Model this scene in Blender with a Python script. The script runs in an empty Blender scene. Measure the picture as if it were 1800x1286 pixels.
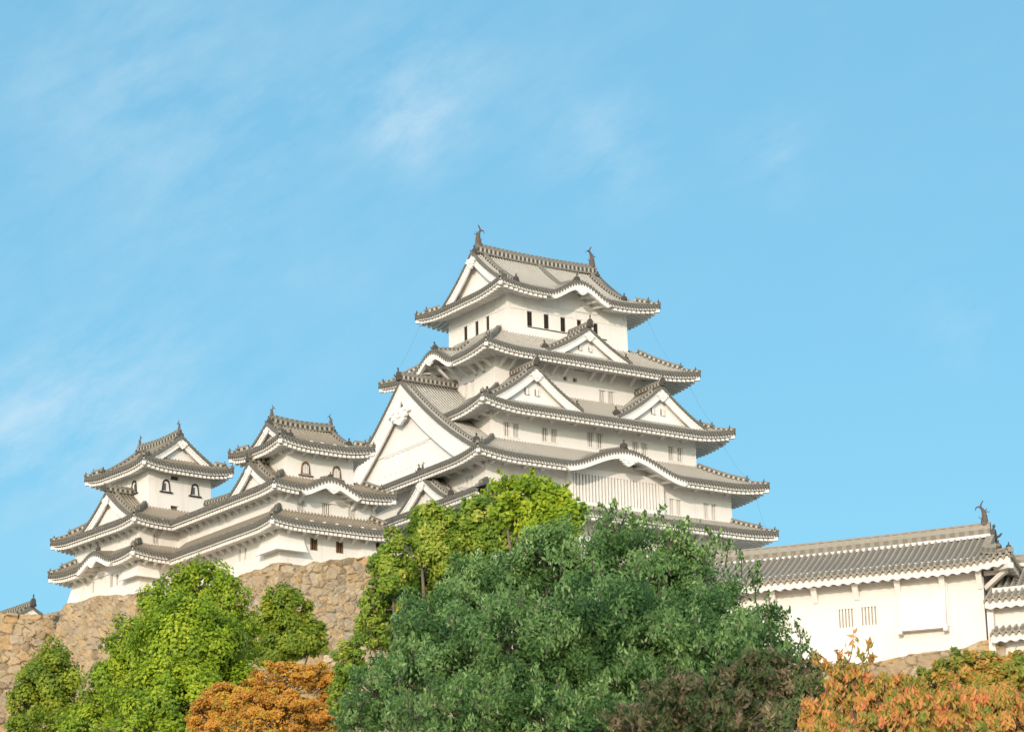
import bpy, math
import numpy as np
from mathutils import Matrix, Vector
R_ = math.radians
rng = np.random.default_rng(7)
scene = bpy.context.scene
COL = scene.collection

# ------------------------------------------------------------------ camera, sky, sun
YAW, PITCH, ROLL, FPX = 0.597, 0.2771, -0.0232, 4946.9
_f = np.array([math.sin(YAW)*math.cos(PITCH), math.cos(YAW)*math.cos(PITCH), math.sin(PITCH)])
_r = np.array([math.cos(YAW), -math.sin(YAW), 0.0])
_u = np.cross(_r, _f)
CR = math.cos(ROLL)*_r + math.sin(ROLL)*_u
CU = -math.sin(ROLL)*_r + math.cos(ROLL)*_u
CF = _f
cam_d = bpy.data.cameras.new('camera')
cam_d.sensor_width = 36.0
cam_d.lens = FPX/1800.0*36.0
cam_d.clip_start = 0.5
cam_d.clip_end = 6000
cam = bpy.data.objects.new('camera', cam_d)
COL.objects.link(cam)
M = Matrix.Identity(4)
for i in range(3):
    M[i][0], M[i][1], M[i][2] = CR[i], CU[i], -CF[i]
cam.matrix_world = M
scene.camera = cam

SUN_TO, SUN_EL = R_(46.5), R_(12.5)          # heading the light travels towards (from +Y to +X), elevation
scene.view_settings.view_transform = 'Standard'
scene.view_settings.look = 'None'
scene.view_settings.exposure = 0.41
scene.view_settings.gamma = 1.0
scene.render.film_transparent = False
try:
    scene.cycles.max_bounces = 9
    scene.cycles.diffuse_bounces = 7
    scene.cycles.transmission_bounces = 4
    scene.cycles.use_denoising = True
except Exception:
    pass

sun_d = bpy.data.lights.new('sun', 'SUN')
sun_d.energy = 2.0
sun_d.angle = R_(0.53)
sun_d.color = (1.0, 0.835, 0.70)
sun = bpy.data.objects.new('sun', sun_d)
COL.objects.link(sun)
_sd = Vector((math.sin(SUN_TO)*math.cos(SUN_EL), math.cos(SUN_TO)*math.cos(SUN_EL), -math.sin(SUN_EL)))
sun.rotation_euler = _sd.to_track_quat('-Z', 'Y').to_euler()
sun.location = (-40, -30, 60)

def ray(px, py):
    """direction of a photograph pixel (1800 x 1286)"""
    return CR*(px-900)/FPX - CU*(py-643)/FPX + CF
def at(px, py, D):
    r = ray(px, py)
    return r*(D/math.hypot(r[0], r[1]))

world = bpy.data.worlds.new('World')
scene.world = world
world.use_nodes = True
SKY_STRENGTH = 0.15
def build_world():
    nt = world.node_tree
    for n in list(nt.nodes): nt.nodes.remove(n)
    N, L = nt.nodes.new, nt.links.new
    out = N('ShaderNodeOutputWorld'); bg = N('ShaderNodeBackground')
    sky = N('ShaderNodeTexSky'); sky.sky_type = 'NISHITA'; sky.sun_disc = False
    sky.sun_elevation = SUN_EL
    sky.sun_rotation = SUN_TO + math.pi
    sky.altitude = 40; sky.air_density = 1.0; sky.dust_density = 1.2; sky.ozone_density = 1.5
    tc = N('ShaderNodeTexCoord')
    def mth(op, a, b=None, clamp=False):
        m = N('ShaderNodeMath'); m.operation = op; m.use_clamp = clamp
        for i, x in enumerate((a, b)):
            if x is None: continue
            if isinstance(x, (int, float)): m.inputs[i].default_value = x
            else: L(x, m.inputs[i])
        return m.outputs[0]
    # cirrus: streaked noise on the view direction, gathered in a few banks
    ca, sa = math.cos(R_(33)), math.sin(R_(33))
    mp = N('ShaderNodeCombineXYZ')
    for i, (ax, sc) in enumerate(((ca*CR+sa*CU, 4.5), (-sa*CR+ca*CU, 10.0), (CF, 4.5))):
        dt = N('ShaderNodeVectorMath'); dt.operation = 'DOT_PRODUCT'; L(tc.outputs['Generated'], dt.inputs[0]); dt.inputs[1].default_value = tuple(ax*sc)
        L(dt.outputs['Value'], mp.inputs[i])
    n1 = N('ShaderNodeTexNoise'); L(mp.outputs[0], n1.inputs['Vector'])
    n1.inputs['Scale'].default_value = 4.0; n1.inputs['Detail'].default_value = 12; n1.inputs['Roughness'].default_value = 0.66
    n1.inputs['Distortion'].default_value = 0.12
    n2 = N('ShaderNodeTexNoise'); L(tc.outputs['Generated'], n2.inputs['Vector'])
    n2.inputs['Scale'].default_value = 22.0; n2.inputs['Detail'].default_value = 4
    banks = [(270,120,150,0.75),(400,200,110,0.5),(705,220,48,1.9),(745,165,70,.8),(740,150,90,0.5),(1085,268,55,1.7),(1355,280,38,1.5),(110,690,70,1.2),(30,770,80,1.0),(250,740,80,.6),
             (60,800,130,0.7),(300,640,90,0.4),(1700,577,45,1.2),(60,140,110,0.35),(540,640,120,0.28),(330,330,150,0.35),(1080,20,50,0.4),
             (1500,25,50,0.3),(1010,230,60,0.35),(650,440,120,0.18),(180,350,140,0.4),(950,130,200,0.22),(1700,250,130,0.2)]
    tot = None
    for (x, y, s, w) in banks:
        d = ray(x, y); d = d/np.linalg.norm(d)
        dp = N('ShaderNodeVectorMath'); dp.operation = 'DISTANCE'
        L(tc.outputs['Generated'], dp.inputs[0]); dp.inputs[1].default_value = tuple(d)
        q = mth('DIVIDE', dp.outputs['Value'], s*1.25/FPX)
        g = mth('MULTIPLY', mth('EXPONENT', mth('MULTIPLY', mth('MULTIPLY', q, q), -0.5)), w)
        tot = g if tot is None else mth('ADD', tot, g)
    str_ = mth('MULTIPLY', mth('SUBTRACT', n1.outputs['Fac'], 0.39), 3.0, True)
    big = mth('MULTIPLY', mth('SUBTRACT', n2.outputs['Fac'], 0.25), 1.6, True)
    fac = mth('MULTIPLY', mth('MULTIPLY', str_, mth('ADD', mth('MULTIPLY', tot, 0.30), 0.01)), mth('ADD', mth('MULTIPLY', big, 0.6), 0.4), True)
    fac = mth('MINIMUM', fac, 0.75)
    tint = N('ShaderNodeMix'); tint.data_type = 'RGBA'; tint.blend_type = 'MULTIPLY'
    tint.inputs[0].default_value = 1.0
    L(sky.outputs[0], tint.inputs[6]); tint.inputs[7].default_value = SKY_TINT
    mx = N('ShaderNodeMix'); mx.data_type = 'RGBA'
    even = N('ShaderNodeMix'); even.data_type = 'RGBA'; even.inputs[0].default_value = 0.55     # flat blue mixed in to even the sky out
    L(tint.outputs[2], even.inputs[6]); even.inputs[7].default_value = SKY_EVEN
    L(fac, mx.inputs[0]); L(even.outputs[2], mx.inputs[6]); mx.inputs[7].default_value = CLOUD
    # fill glow added to the sky round the low sun, lifting the shadows
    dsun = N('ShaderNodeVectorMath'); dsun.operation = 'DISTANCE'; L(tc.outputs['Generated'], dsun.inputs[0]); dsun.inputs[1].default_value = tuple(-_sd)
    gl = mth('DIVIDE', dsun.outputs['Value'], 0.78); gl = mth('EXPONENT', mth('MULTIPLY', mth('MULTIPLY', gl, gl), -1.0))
    fill_mix = N('ShaderNodeMix'); fill_mix.data_type = 'RGBA'; fill_mix.blend_type = 'ADD'
    L(gl, fill_mix.inputs[0]); L(mx.outputs[2], fill_mix.inputs[6]); fill_mix.inputs[7].default_value = FILL_GLOW
    L(fill_mix.outputs[2], bg.inputs['Color']); bg.inputs['Strength'].default_value = SKY_STRENGTH
    L(bg.outputs[0], out.inputs['Surface'])
SKY_TINT = (0.60, 0.89, 0.92, 1)
FILL_GLOW = (14.5, 11.6, 9.0, 1)
SKY_EVEN = (1.17, 3.08, 4.4, 1)
CLOUD = (4.0, 4.6, 5.0, 1)
build_world()

# ------------------------------------------------------------------ materials
def mat(name, rough=0.8):
    m = bpy.data.materials.new(name); m.use_nodes = True
    nt = m.node_tree; b = nt.nodes['Principled BSDF']
    b.inputs['Roughness'].default_value = rough
    try: b.inputs['Specular IOR Level'].default_value = 0.25
    except Exception: pass
    return m, nt, b
def nd(nt, t, **kw):
    n = nt.nodes.new(t)
    for k, v in kw.items(): setattr(n, k, v)
    return n
def ramp(nt, fac, stops):
    r = nd(nt, 'ShaderNodeValToRGB'); nt.links.new(fac, r.inputs[0])
    el = r.color_ramp.elements
    while len(el) < len(stops): el.new(0.5)
    for e, (p, c) in zip(el, stops): e.position = p; e.color = (*c, 1)
    return r.outputs[0]
def noise(nt, scale, detail=4, coord='Object', vscale=None, rough=0.5):
    tc = nd(nt, 'ShaderNodeTexCoord'); src = tc.outputs[coord]
    if vscale:
        mp = nd(nt, 'ShaderNodeMapping'); mp.inputs['Scale'].default_value = vscale
        nt.links.new(src, mp.inputs[0]); src = mp.outputs[0]
    n = nd(nt, 'ShaderNodeTexNoise'); n.inputs['Scale'].default_value = scale; n.inputs['Detail'].default_value = detail
    n.inputs['Roughness'].default_value = rough
    nt.links.new(src, n.inputs['Vector']); return n.outputs['Fac']
def mixc(nt, fac, a, b, mode='MIX'):
    m = nd(nt, 'ShaderNodeMix', data_type='RGBA', blend_type=mode)
    for i, x in ((0, fac), (6, a), (7, b)):
        if isinstance(x, (int, float)): m.inputs[i].default_value = x
        elif isinstance(x, tuple): m.inputs[i].default_value = (*x, 1)
        else: nt.links.new(x, m.inputs[i])
    return m.outputs[2]
def mth(nt, op, a, b=None, clamp=False):
    m = nd(nt, 'ShaderNodeMath', operation=op, use_clamp=clamp)
    for i, x in enumerate((a, b)):
        if x is None: continue
        if isinstance(x, (int, float)): m.inputs[i].default_value = x
        else: nt.links.new(x, m.inputs[i])
    return m.outputs[0]
def bump(nt, b, h, strength, dist):
    bp = nd(nt, 'ShaderNodeBump'); bp.inputs['Strength'].default_value = strength; bp.inputs['Distance'].default_value = dist
    nt.links.new(h, bp.inputs['Height']); nt.links.new(bp.outputs[0], b.inputs['Normal'])
def plaster(name, c1, c2, c3):
    m, nt, b = mat(name, 0.85)
    n1 = noise(nt, 0.35, 5); n2 = noise(nt, 1.0, 5, vscale=(2.2, 2.2, 0.25))
    base = ramp(nt, n1, [(0.35, c1), (0.65, c2)])
    col = mixc(nt, mth(nt, 'MULTIPLY', mth(nt, 'SUBTRACT', n2, 0.56), 2.2, True), base, c3)
    nt.links.new(col, b.inputs['Base Color'])
    bump(nt, b, noise(nt, 14, 4), 0.15, 0.02)
    return m
PLASTER = plaster('white_plaster', (0.755, 0.725, 0.69), (0.79, 0.76, 0.725), (0.65, 0.615, 0.57))
PLASTER_OLD = plaster('aged_plaster', (0.745, 0.712, 0.67), (0.78, 0.745, 0.705), (0.60, 0.555, 0.495))

def tile_mat(name, tile_a, tile_b, plast_or_shade, band_w, side_w, joint_len=0.31, edge=0.55, pan_k=(0.28, 0.5)):
    """round cover tiles over flat pans; u counts tile rows, v runs in metres down the slope"""
    m, nt, b = mat(name, 0.75)
    uv = nd(nt, 'ShaderNodeUVMap'); sx = nd(nt, 'ShaderNodeSeparateXYZ'); nt.links.new(uv.outputs[0], sx.inputs[0])
    fu = mth(nt, 'FRACT', sx.outputs[0]); fv = mth(nt, 'FRACT', mth(nt, 'DIVIDE', sx.outputs[1], joint_len))
    dist = mth(nt, 'ABSOLUTE', mth(nt, 'SUBTRACT', fu, 0.5))            # 0 on the crown of a cover, 0.5 mid pan
    cover = mth(nt, 'LESS_THAN', dist, 0.235)
    sidep = mth(nt, 'MULTIPLY', mth(nt, 'GREATER_THAN', dist, 0.235-side_w), mth(nt, 'LESS_THAN', dist, 0.235+side_w*0.4))
    joint_or_shade = mth(nt, 'MULTIPLY', mth(nt, 'LESS_THAN', fv, band_w), cover if side_w else mth(nt, 'GREATER_THAN', dist, 0.29))  # without side plaster the bands paint stepped shadows into the pans
    pj = mth(nt, 'MAXIMUM', sidep, joint_or_shade)
    inn = mth(nt, 'MULTIPLY', mth(nt, 'SUBTRACT', sx.outputs[1], edge), 1.6, True)   # the courses next the eave carry no plaster
    pj = mth(nt, 'MULTIPLY', pj, mth(nt, 'ADD', mth(nt, 'MULTIPLY', inn, 0.92), 0.08))
    n1 = noise(nt, 2.3, 5); n2 = noise(nt, 0.5, 4); n3 = noise(nt, 9, 3)
    t = mixc(nt, n3, tile_a, tile_b)
    t = mixc(nt, mth(nt, 'MULTIPLY', n2, 0.55), t, (0.15, 0.138, 0.112))
    pan = mixc(nt, n1, tuple(pan_k[0]*x for x in tile_a), tuple(pan_k[1]*x for x in tile_a))
    body = mixc(nt, cover, pan, t)
    pw = mth(nt, 'MULTIPLY', pj, mth(nt, 'ADD', mth(nt, 'MULTIPLY', n1, 0.7), 0.5), True)
    nt.links.new(mixc(nt, pw, body, plast_or_shade), b.inputs['Base Color'])
    return m
PLASTER_WING = plaster('storehouse_plaster', (0.66, 0.612, 0.575), (0.69, 0.64, 0.602), (0.59, 0.54, 0.495))
TILE_KEEP = tile_mat('keep_roof_tile', (0.085, 0.081, 0.073), (0.175, 0.168, 0.152), (0.56, 0.535, 0.485), 0.24, 0.085, edge=0.45)
TILE_OLD = tile_mat('weathered_roof_tile', (0.115, 0.102, 0.08), (0.24, 0.21, 0.165), (0.46, 0.40, 0.32), 0.2, 0.04)
TILE_WING = tile_mat('grey_roof_tile', (0.30, 0.27, 0.23), (0.44, 0.40, 0.34), (0.08, 0.068, 0.052), 0.5, 0.0, 0.27, 0.0, (0.6, 0.85))  # dark colour here is the painted shadow bands in the pans

def tile_end_mat(name, c1, c2):
    m, nt, b = mat(name, 0.7)
    nt.links.new(mixc(nt, noise(nt, 9, 5), c1, c2), b.inputs['Base Color'])
    return m
TILE_END = tile_end_mat('eave_end_tile', (0.055, 0.053, 0.047), (0.23, 0.215, 0.185))
TILE_END_WING = tile_end_mat('pale_end_tile', (0.14, 0.122, 0.095), (0.34, 0.305, 0.25))
def ridge_mat(name, dark, light, side, kb=0.55):
    m, nt, b = mat(name, 0.75)
    uv = nd(nt, 'ShaderNodeUVMap'); sx = nd(nt, 'ShaderNodeSeparateXYZ'); nt.links.new(uv.outputs[0], sx.inputs[0])
    fu = mth(nt, 'FRACT', mth(nt, 'DIVIDE', sx.outputs[0], 0.46)); v = sx.outputs[1]
    mid = mth(nt, 'MULTIPLY', mth(nt, 'GREATER_THAN', v, 0.18), mth(nt, 'LESS_THAN', v, 0.62))
    blk = mth(nt, 'MULTIPLY', mth(nt, 'LESS_THAN', fu, 0.55), mid)
    n = noise(nt, 6, 4)
    base = mixc(nt, mid, mixc(nt, n, dark, light), side)
    nt.links.new(mixc(nt, blk, base, tuple(kb*x for x in dark)), b.inputs['Base Color'])
    return m
RIDGE_KEEP = ridge_mat('keep_ridge_tile', (0.13, 0.12, 0.10), (0.25, 0.23, 0.20), (0.40, 0.375, 0.33))
RIDGE_OLD = ridge_mat('weathered_ridge_tile', (0.11, 0.10, 0.08), (0.25, 0.23, 0.19), (0.36, 0.33, 0.27))
RIDGE_WING = ridge_mat('grey_ridge_tile', (0.20, 0.178, 0.145), (0.34, 0.305, 0.255), (0.24, 0.215, 0.175), 0.85)
def flat(name, a, b_, scale=5, rough=0.8):
    m, nt, b = mat(name, rough)
    nt.links.new(mixc(nt, noise(nt, scale, 4), a, b_), b.inputs['Base Color'])
    return m
ORNAMENT = flat('ornament_clay', (0.045, 0.043, 0.04), (0.12, 0.105, 0.09), 6)
FISH = flat('fish_clay', (0.05, 0.045, 0.04), (0.17, 0.13, 0.105), 4)
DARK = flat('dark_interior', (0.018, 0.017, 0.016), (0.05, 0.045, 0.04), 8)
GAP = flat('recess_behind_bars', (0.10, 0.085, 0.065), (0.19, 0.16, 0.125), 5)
PALE_GAP = flat('pale_recess', (0.34, 0.30, 0.24), (0.45, 0.40, 0.33), 5)
WOOD = flat('brown_timber', (0.13, 0.075, 0.04), (0.24, 0.14, 0.07), 9)
DARKWOOD = flat('black_timber', (0.025, 0.022, 0.02), (0.06, 0.05, 0.042), 9)
METAL = flat('cable_metal', (0.10, 0.15, 0.18), (0.16, 0.22, 0.25), 9)
BARK = flat('bark', (0.08, 0.062, 0.045), (0.21, 0.17, 0.13), 7)
def stone_mat():
    m, nt, b = mat('castle_stone', 0.9)
    uv = nd(nt, 'ShaderNodeUVMap'); sx = nd(nt, 'ShaderNodeSeparateXYZ'); nt.links.new(uv.outputs[0], sx.inputs[0])
    c = ramp(nt, sx.outputs[0], [(0.0, (0.26, 0.195, 0.125)), (0.2, (0.41, 0.305, 0.19)), (0.4, (0.36, 0.30, 0.215)), (0.58, (0.46, 0.345, 0.215)), (0.74, (0.45, 0.295, 0.145)), (0.88, (0.31, 0.265, 0.20)), (1.0, (0.51, 0.40, 0.27))])
    n1 = noise(nt, 1.6, 7, rough=0.65); n2 = noise(nt, 0.45, 4)
    c = mixc(nt, mth(nt, 'MULTIPLY', mth(nt, 'SUBTRACT', n1, 0.5), 2.4, True), c, (0.27, 0.20, 0.12))
    c = mixc(nt, mth(nt, 'MULTIPLY', mth(nt, 'SUBTRACT', n2, 0.52), 2.5, True), c, (0.55, 0.40, 0.22))
    c = mixc(nt, sx.outputs[1], c, (0.05, 0.04, 0.028))
    nt.links.new(c, b.inputs['Base Color'])
    bump(nt, b, noise(nt, 4, 8, rough=0.75), 0.9, 0.14)
    return m
STONE = stone_mat()
GROUND = flat('pale_gravel_ground', (0.30, 0.27, 0.21), (0.42, 0.37, 0.29), 0.4, 0.95)
def leaf_mat(name, stops, rough=0.55, trans=0.35):
    m = bpy.data.materials.new(name); m.use_nodes = True; nt = m.node_tree
    b = nt.nodes['Principled BSDF']; out = nt.nodes['Material Output']
    uv = nd(nt, 'ShaderNodeUVMap'); sx = nd(nt, 'ShaderNodeSeparateXYZ'); nt.links.new(uv.outputs[0], sx.inputs[0])
    c = ramp(nt, sx.outputs[0], stops)
    nt.links.new(c, b.inputs['Base Color']); b.inputs['Roughness'].default_value = rough
    try: b.inputs['Specular IOR Level'].default_value = 0.3
    except Exception: pass
    t = nd(nt, 'ShaderNodeBsdfTranslucent'); nt.links.new(c, t.inputs['Color'])
    mx = nd(nt, 'ShaderNodeMixShader'); mx.inputs[0].default_value = trans
    nt.links.new(b.outputs[0], mx.inputs[1]); nt.links.new(t.outputs[0], mx.inputs[2]); nt.links.new(mx.outputs[0], out.inputs['Surface'])
    return m

# ------------------------------------------------------------------ mesh builder
class MB:
    def __init__(s): s.V = []; s.U = []; s.Q = []; s.T = []; s.QM = []; s.TM = []; s.n = 0
    def add(s, v, q=None, t=None, uv=None, mi=0):
        v = np.asarray(v, float).reshape(-1, 3)
        uv = np.zeros((len(v), 2)) if uv is None else np.asarray(uv, float).reshape(-1, 2)
        s.V.append(v); s.U.append(uv)
        if q is not None and len(q):
            q = np.asarray(q, int)+s.n; s.Q.append(q); s.QM.append(np.full(len(q), mi))
        if t is not None and len(t):
            t = np.asarray(t, int)+s.n; s.T.append(t); s.TM.append(np.full(len(t), mi))
        s.n += len(v)
    def grid(s, P, uv=None, mi=0):
        a, b = P.shape[:2]
        i = (np.arange(a-1)[:, None]*b+np.arange(b-1)[None, :]).ravel()
        s.add(P.reshape(-1, 3), np.stack([i, i+1, i+b+1, i+b], 1), uv=None if uv is None else uv.reshape(-1, 2), mi=mi)
    def hexa(s, c, mi=0):
        s.add(c, [(0,1,2,3),(7,6,5,4),(0,4,5,1),(1,5,6,2),(2,6,7,3),(3,7,4,0)], mi=mi)
    def box(s, x0, x1, y0, y1, z0, z1, mi=0):
        s.hexa([(x0,y0,z0),(x1,y0,z0),(x1,y1,z0),(x0,y1,z0),(x0,y0,z1),(x1,y0,z1),(x1,y1,z1),(x0,y1,z1)], mi)
    def bar(s, p, q, w, h, mi=0):
        """rectangular bar p->q, w wide sideways, h tall"""
        s.sweep(np.array([p, q], float), w, h, mi=mi, centre=True)
    def sweep(s, path, w, h, mi=0, centre=False, taper=None):
        path = np.asarray(path, float); n = len(path)
        t = np.gradient(path, axis=0); t /= np.linalg.norm(t, axis=1)[:, None]+1e-9
        side = np.cross(t, [0, 0, 1.0]); ln = np.linalg.norm(side, axis=1)[:, None]
        side = np.where(ln > 1e-6, side/np.maximum(ln, 1e-6), np.array([1.0, 0, 0]))
        up = np.cross(side, t)
        lo, hi = (-h/2, h/2) if centre else (0.0, h)
        prof = [(-.5, 0.0), (-.5, .62), (-.32, 1.0), (.32, 1.0), (.5, .62), (.5, 0.0)] if not centre else [(-.5, 0.), (-.5, 1.), (.5, 1.), (.5, 0.)]
        L = np.concatenate([[0], np.cumsum(np.linalg.norm(np.diff(path, axis=0), axis=1))])
        P = np.zeros((n, len(prof)+1, 3)); U = np.zeros((n, len(prof)+1, 2))
        tp = np.ones(n) if taper is None else np.asarray(taper)
        for j, (a, b) in enumerate(prof+[prof[0]]):
            P[:, j] = path+side*(a*w*tp)[:, None]+up*((lo+(hi-lo)*b)*tp)[:, None]
            U[:, j, 0] = L; U[:, j, 1] = b
        s.grid(P, U, mi)
        m = len(prof)
        for k in (0, n-1):
            c = P[k, :m]; s.add(np.vstack([c, c.mean(0)]), t=[(i, (i+1) % m, m) for i in range(m)], mi=mi)
    def tube(s, path, rad, nseg=8, mi=0, flat_=(1, 1), cap=True):
        path = np.asarray(path, float); rad = np.broadcast_to(np.asarray(rad, float), (len(path),))
        t = np.gradient(path, axis=0); t /= np.linalg.norm(t, axis=1)[:, None]+1e-9
        ref = np.array([0.31, 0.95, 0.05]); a = np.cross(t, ref); a /= np.linalg.norm(a, axis=1)[:, None]+1e-9
        b = np.cross(t, a); th = np.linspace(0, 2*np.pi, nseg+1)
        P = path[:, None]+rad[:, None, None]*(np.cos(th)[None, :, None]*a[:, None]*flat_[0]+np.sin(th)[None, :, None]*b[:, None]*flat_[1])
        s.grid(P, mi=mi)
        if cap:
            for k in (0, len(path)-1):
                c = P[k, :nseg]; s.add(np.vstack([c, c.mean(0)]), t=[(i, (i+1) % nseg, nseg) for i in range(nseg)], mi=mi)
    def plate(s, pts, org, ax, az, thick, mi=0):
        """flat shape from a strip of (left x, right x, z) rows, extruded `thick` along the normal"""
        org = np.asarray(org, float); ax = np.asarray(ax, float); az = np.asarray(az, float); nn = np.cross(ax, az)
        rows = np.array([[org+ax*l+az*z, org+ax*r+az*z] for l, r, z in pts])
        f = rows+nn*thick/2; k = rows-nn*thick/2
        ring = np.stack([f[:, 0], f[:, 1], k[:, 1], k[:, 0], f[:, 0]], 1)
        s.grid(ring, mi=mi)
        for e in (ring[0, :4], ring[-1, :4]): s.add(e, [(0, 1, 2, 3)], mi=mi)
    def mesh(s, name, mats, off=(0, 0, 0), smooth=False):
        me = bpy.data.meshes.new(name)
        V = np.vstack(s.V)-np.asarray(off, float); U = np.vstack(s.U)
        Q = np.vstack(s.Q) if s.Q else np.zeros((0, 4), int); T = np.vstack(s.T) if s.T else np.zeros((0, 3), int)
        nq, ntr = len(Q), len(T)
        me.vertices.add(len(V)); me.vertices.foreach_set('co', V.ravel())
        loops = np.concatenate([Q.ravel(), T.ravel()]).astype(np.int32)
        me.loops.add(len(loops)); me.loops.foreach_set('vertex_index', loops)
        me.polygons.add(nq+ntr)
        st = np.concatenate([np.arange(nq)*4, nq*4+np.arange(ntr)*3]).astype(np.int32)
        me.polygons.foreach_set('loop_start', st)
        try: me.polygons.foreach_set('loop_total', np.concatenate([np.full(nq, 4), np.full(ntr, 3)]).astype(np.int32))
        except Exception: pass
        mi = np.concatenate(s.QM+s.TM).astype(np.int32) if (s.QM or s.TM) else np.zeros(0, np.int32)
        me.polygons.foreach_set('material_index', mi)
        me.polygons.foreach_set('use_smooth', np.full(nq+ntr, smooth, bool))
        uvl = me.uv_layers.new(name='UVMap'); uvl.data.foreach_set('uv', U[loops].ravel())
        for m in (mats if isinstance(mats, (list, tuple)) else [mats]): me.materials.append(m)
        me.update(calc_edges=True); me.validate()
        return me

def link(name, me, parent=None, loc=(0, 0, 0), rotz=0):
    o = bpy.data.objects.new(name, me); COL.objects.link(o)
    o.location = loc; o.rotation_euler = (0, 0, rotz)
    if parent is not None: o.parent = parent
    return o
def tag(o, label, cat, group=None):
    o['label'] = label; o['category'] = cat
    if group: o['group'] = group
    return o

class Building:
    """local frame: x,y turned by rot about the base point, z stays the world height"""
    def __init__(s, name, x, y, zb, rot, label, cat, mp=PLASTER, mt=TILE_KEEP, mr=RIDGE_KEEP, pitch=0.30):
        s.zb = zb; s.root = link(name, None, None, (x, y, zb), R_(rot)); tag(s.root, label, cat)
        s.mp, s.mt, s.mr, s.pitch = mp, mt, mr, pitch; s.rot = rot
    def put(s, name, mb, mats, parent=None, smooth=False):
        return link(name, mb.mesh(name, mats, (0, 0, s.zb), smooth), parent or s.root)

SIDES = {'S': ((1, 0), (0, 1)), 'W': ((0, -1), (1, 0)), 'N': ((-1, 0), (0, -1)), 'E': ((0, 1), (-1, 0))}
CORN = {'S': ('SW', 'SE'), 'W': ('NW', 'SW'), 'N': ('NE', 'NW'), 'E': ('SE', 'NE')}
PROF_T = np.array([0, .27, .33, .42, .5, .58, .67, .73]); PROF_H = np.array([-.05, -.01, .085, .12, .13, .12, .085, -.01])

# ------------------------------------------------------------------ ornaments
def ornament_mesh(sc=1.0):
    mb = MB()
    rows = [(-.30,.30,0),(-.34,.34,.10),(-.24,.24,.2),(-.27,.27,.34),(-.2,.2,.46),(-.1,.1,.54)]
    mb.plate([(l*sc, r*sc, z*sc) for l, r, z in rows], (0, 0, 0), (1, 0, 0), (0, 0, 1), .24*sc)
    mb.tube(np.array([(0,0,.5),(0,-.02,.62),(0,-.05,.74),(0,-.1,.8)])*sc, np.array([.075,.06,.085,.03])*sc, 7)
    mb.tube(np.array([(0,-.1,.12),(0,-.3,.2),(0,-.42,.32)])*sc, np.array([.07,.06,.045])*sc, 7)
    return mb.mesh('ridge_ornament', ORNAMENT)
ORN = ornament_mesh()
def ornament(B, parent, x, y, z, rotz, sc=1.0):
    """gable-end tile ornament; its front looks along -y before rotz"""
    o = link('ridge_ornament', ORN, parent, (x, y, z-B.zb), rotz); o.scale = (sc, sc, sc); return o
def fish_mesh():
    mb = MB()
    t = np.linspace(0, 1, 16)
    sp = np.stack([np.interp(t, [0,.2,.5,.75,.9,1], [.10,-.02,-.06,.02,.14,.22]), 0*t, np.interp(t, [0,.25,.5,.75,.9,1], [-.12,.22,.72,1.14,1.36,1.46])], 1)
    rr = np.interp(t, [0,.12,.3,.6,.85,1], [.33,.36,.30,.2,.12,.08])
    mb.tube(sp, rr, 10, flat_=(1, .72))
    ax, az = (1, 0, 0), (0, 0, 1)
    def fin(pts, th=.07): mb.plate(pts, (0, 0, 0), ax, az, th)
    fin([(.10,.34,1.38),(.14,.30,1.5),(.10,.22,1.66),(.02,.12,1.82),(-.04,.0,1.95)])        # upper tail lobe
    def strip(p, w0, w1, th=.07):
        p = np.array(p, float); n = len(p); w = np.linspace(w0, w1, n)
        mb.tube(np.stack([p[:, 0], 0*p[:, 0], p[:, 1]], 1), w, 6, flat_=(.45, 1))
    strip([(.2,1.42),(.4,1.5),(.54,1.44),(.62,1.3),(.64,1.18)], .13, .02)                  # drooping tail lobe
    strip([(-.12,1.0),(-.3,1.06),(-.42,1.0),(-.5,1.06)], .1, .02)                           # dorsal fin
    strip([(-.1,1.1),(-.25,1.25),(-.26,1.32)], .07, .02)
    strip([(.16,.5),(.34,.62),(.4,.76)], .09, .02)
    strip([(.2,.08),(.42,.04),(.6,-.12)], .2, .1)
    return mb.mesh('roof_fish', FISH, smooth=False)
FISHM = fish_mesh()
def fish(B, parent, x, y, z, rotz, sc):
    o = link('roof_fish', FISHM, parent, (x, y, z-B.zb), rotz); o.scale = (sc, sc, sc); return o
def pendant_mesh():
    mb = MB()
    rows = [(-.25,.25,0),(-.5,.5,-.1),(-.62,.62,-.22),(-.44,.44,-.32),(-.5,.5,-.42),(-.32,.32,-.52),(-.34,.34,-.62),(-.12,.12,-.76),(-.03,.03,-.84)]
    mb.plate(rows, (0, 0, 0), (1, 0, 0), (0, 0, 1), .14)
    th = np.linspace(0, 2*np.pi, 7)[:-1]
    for k in range(6):
        mb.box(.13*math.cos(th[k])-.06, .13*math.cos(th[k])+.06, -.12, 0, -.3+.13*math.sin(th[k])-.06, -.3+.13*math.sin(th[k])+.06)
    for s in (-1, 1):
        for k, (x, z, r) in enumerate([(.38,-.1,.13),(.56,-.24,.11),(.36,-.44,.1)]):
            mb.tube(np.array([(s*x,-.12,z),(s*x,0,z)]), r, 8)
    return mb.mesh('pendant', PLASTER)
PEND = pendant_mesh()
BRK = {}
def bracket_mesh(reach, drop, w=.2):
    k = (round(reach, 2), round(drop, 2), w)
    if k not in BRK:
        mb = MB()
        mb.bar((0, .02, -drop), (0, -reach, -.06), w, .22)
        mb.box(-w*.6, w*.6, -reach-.25, .0, -.02, .16)
        BRK[k] = mb.mesh('bracket', PLASTER)
    return BRK[k]

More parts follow.
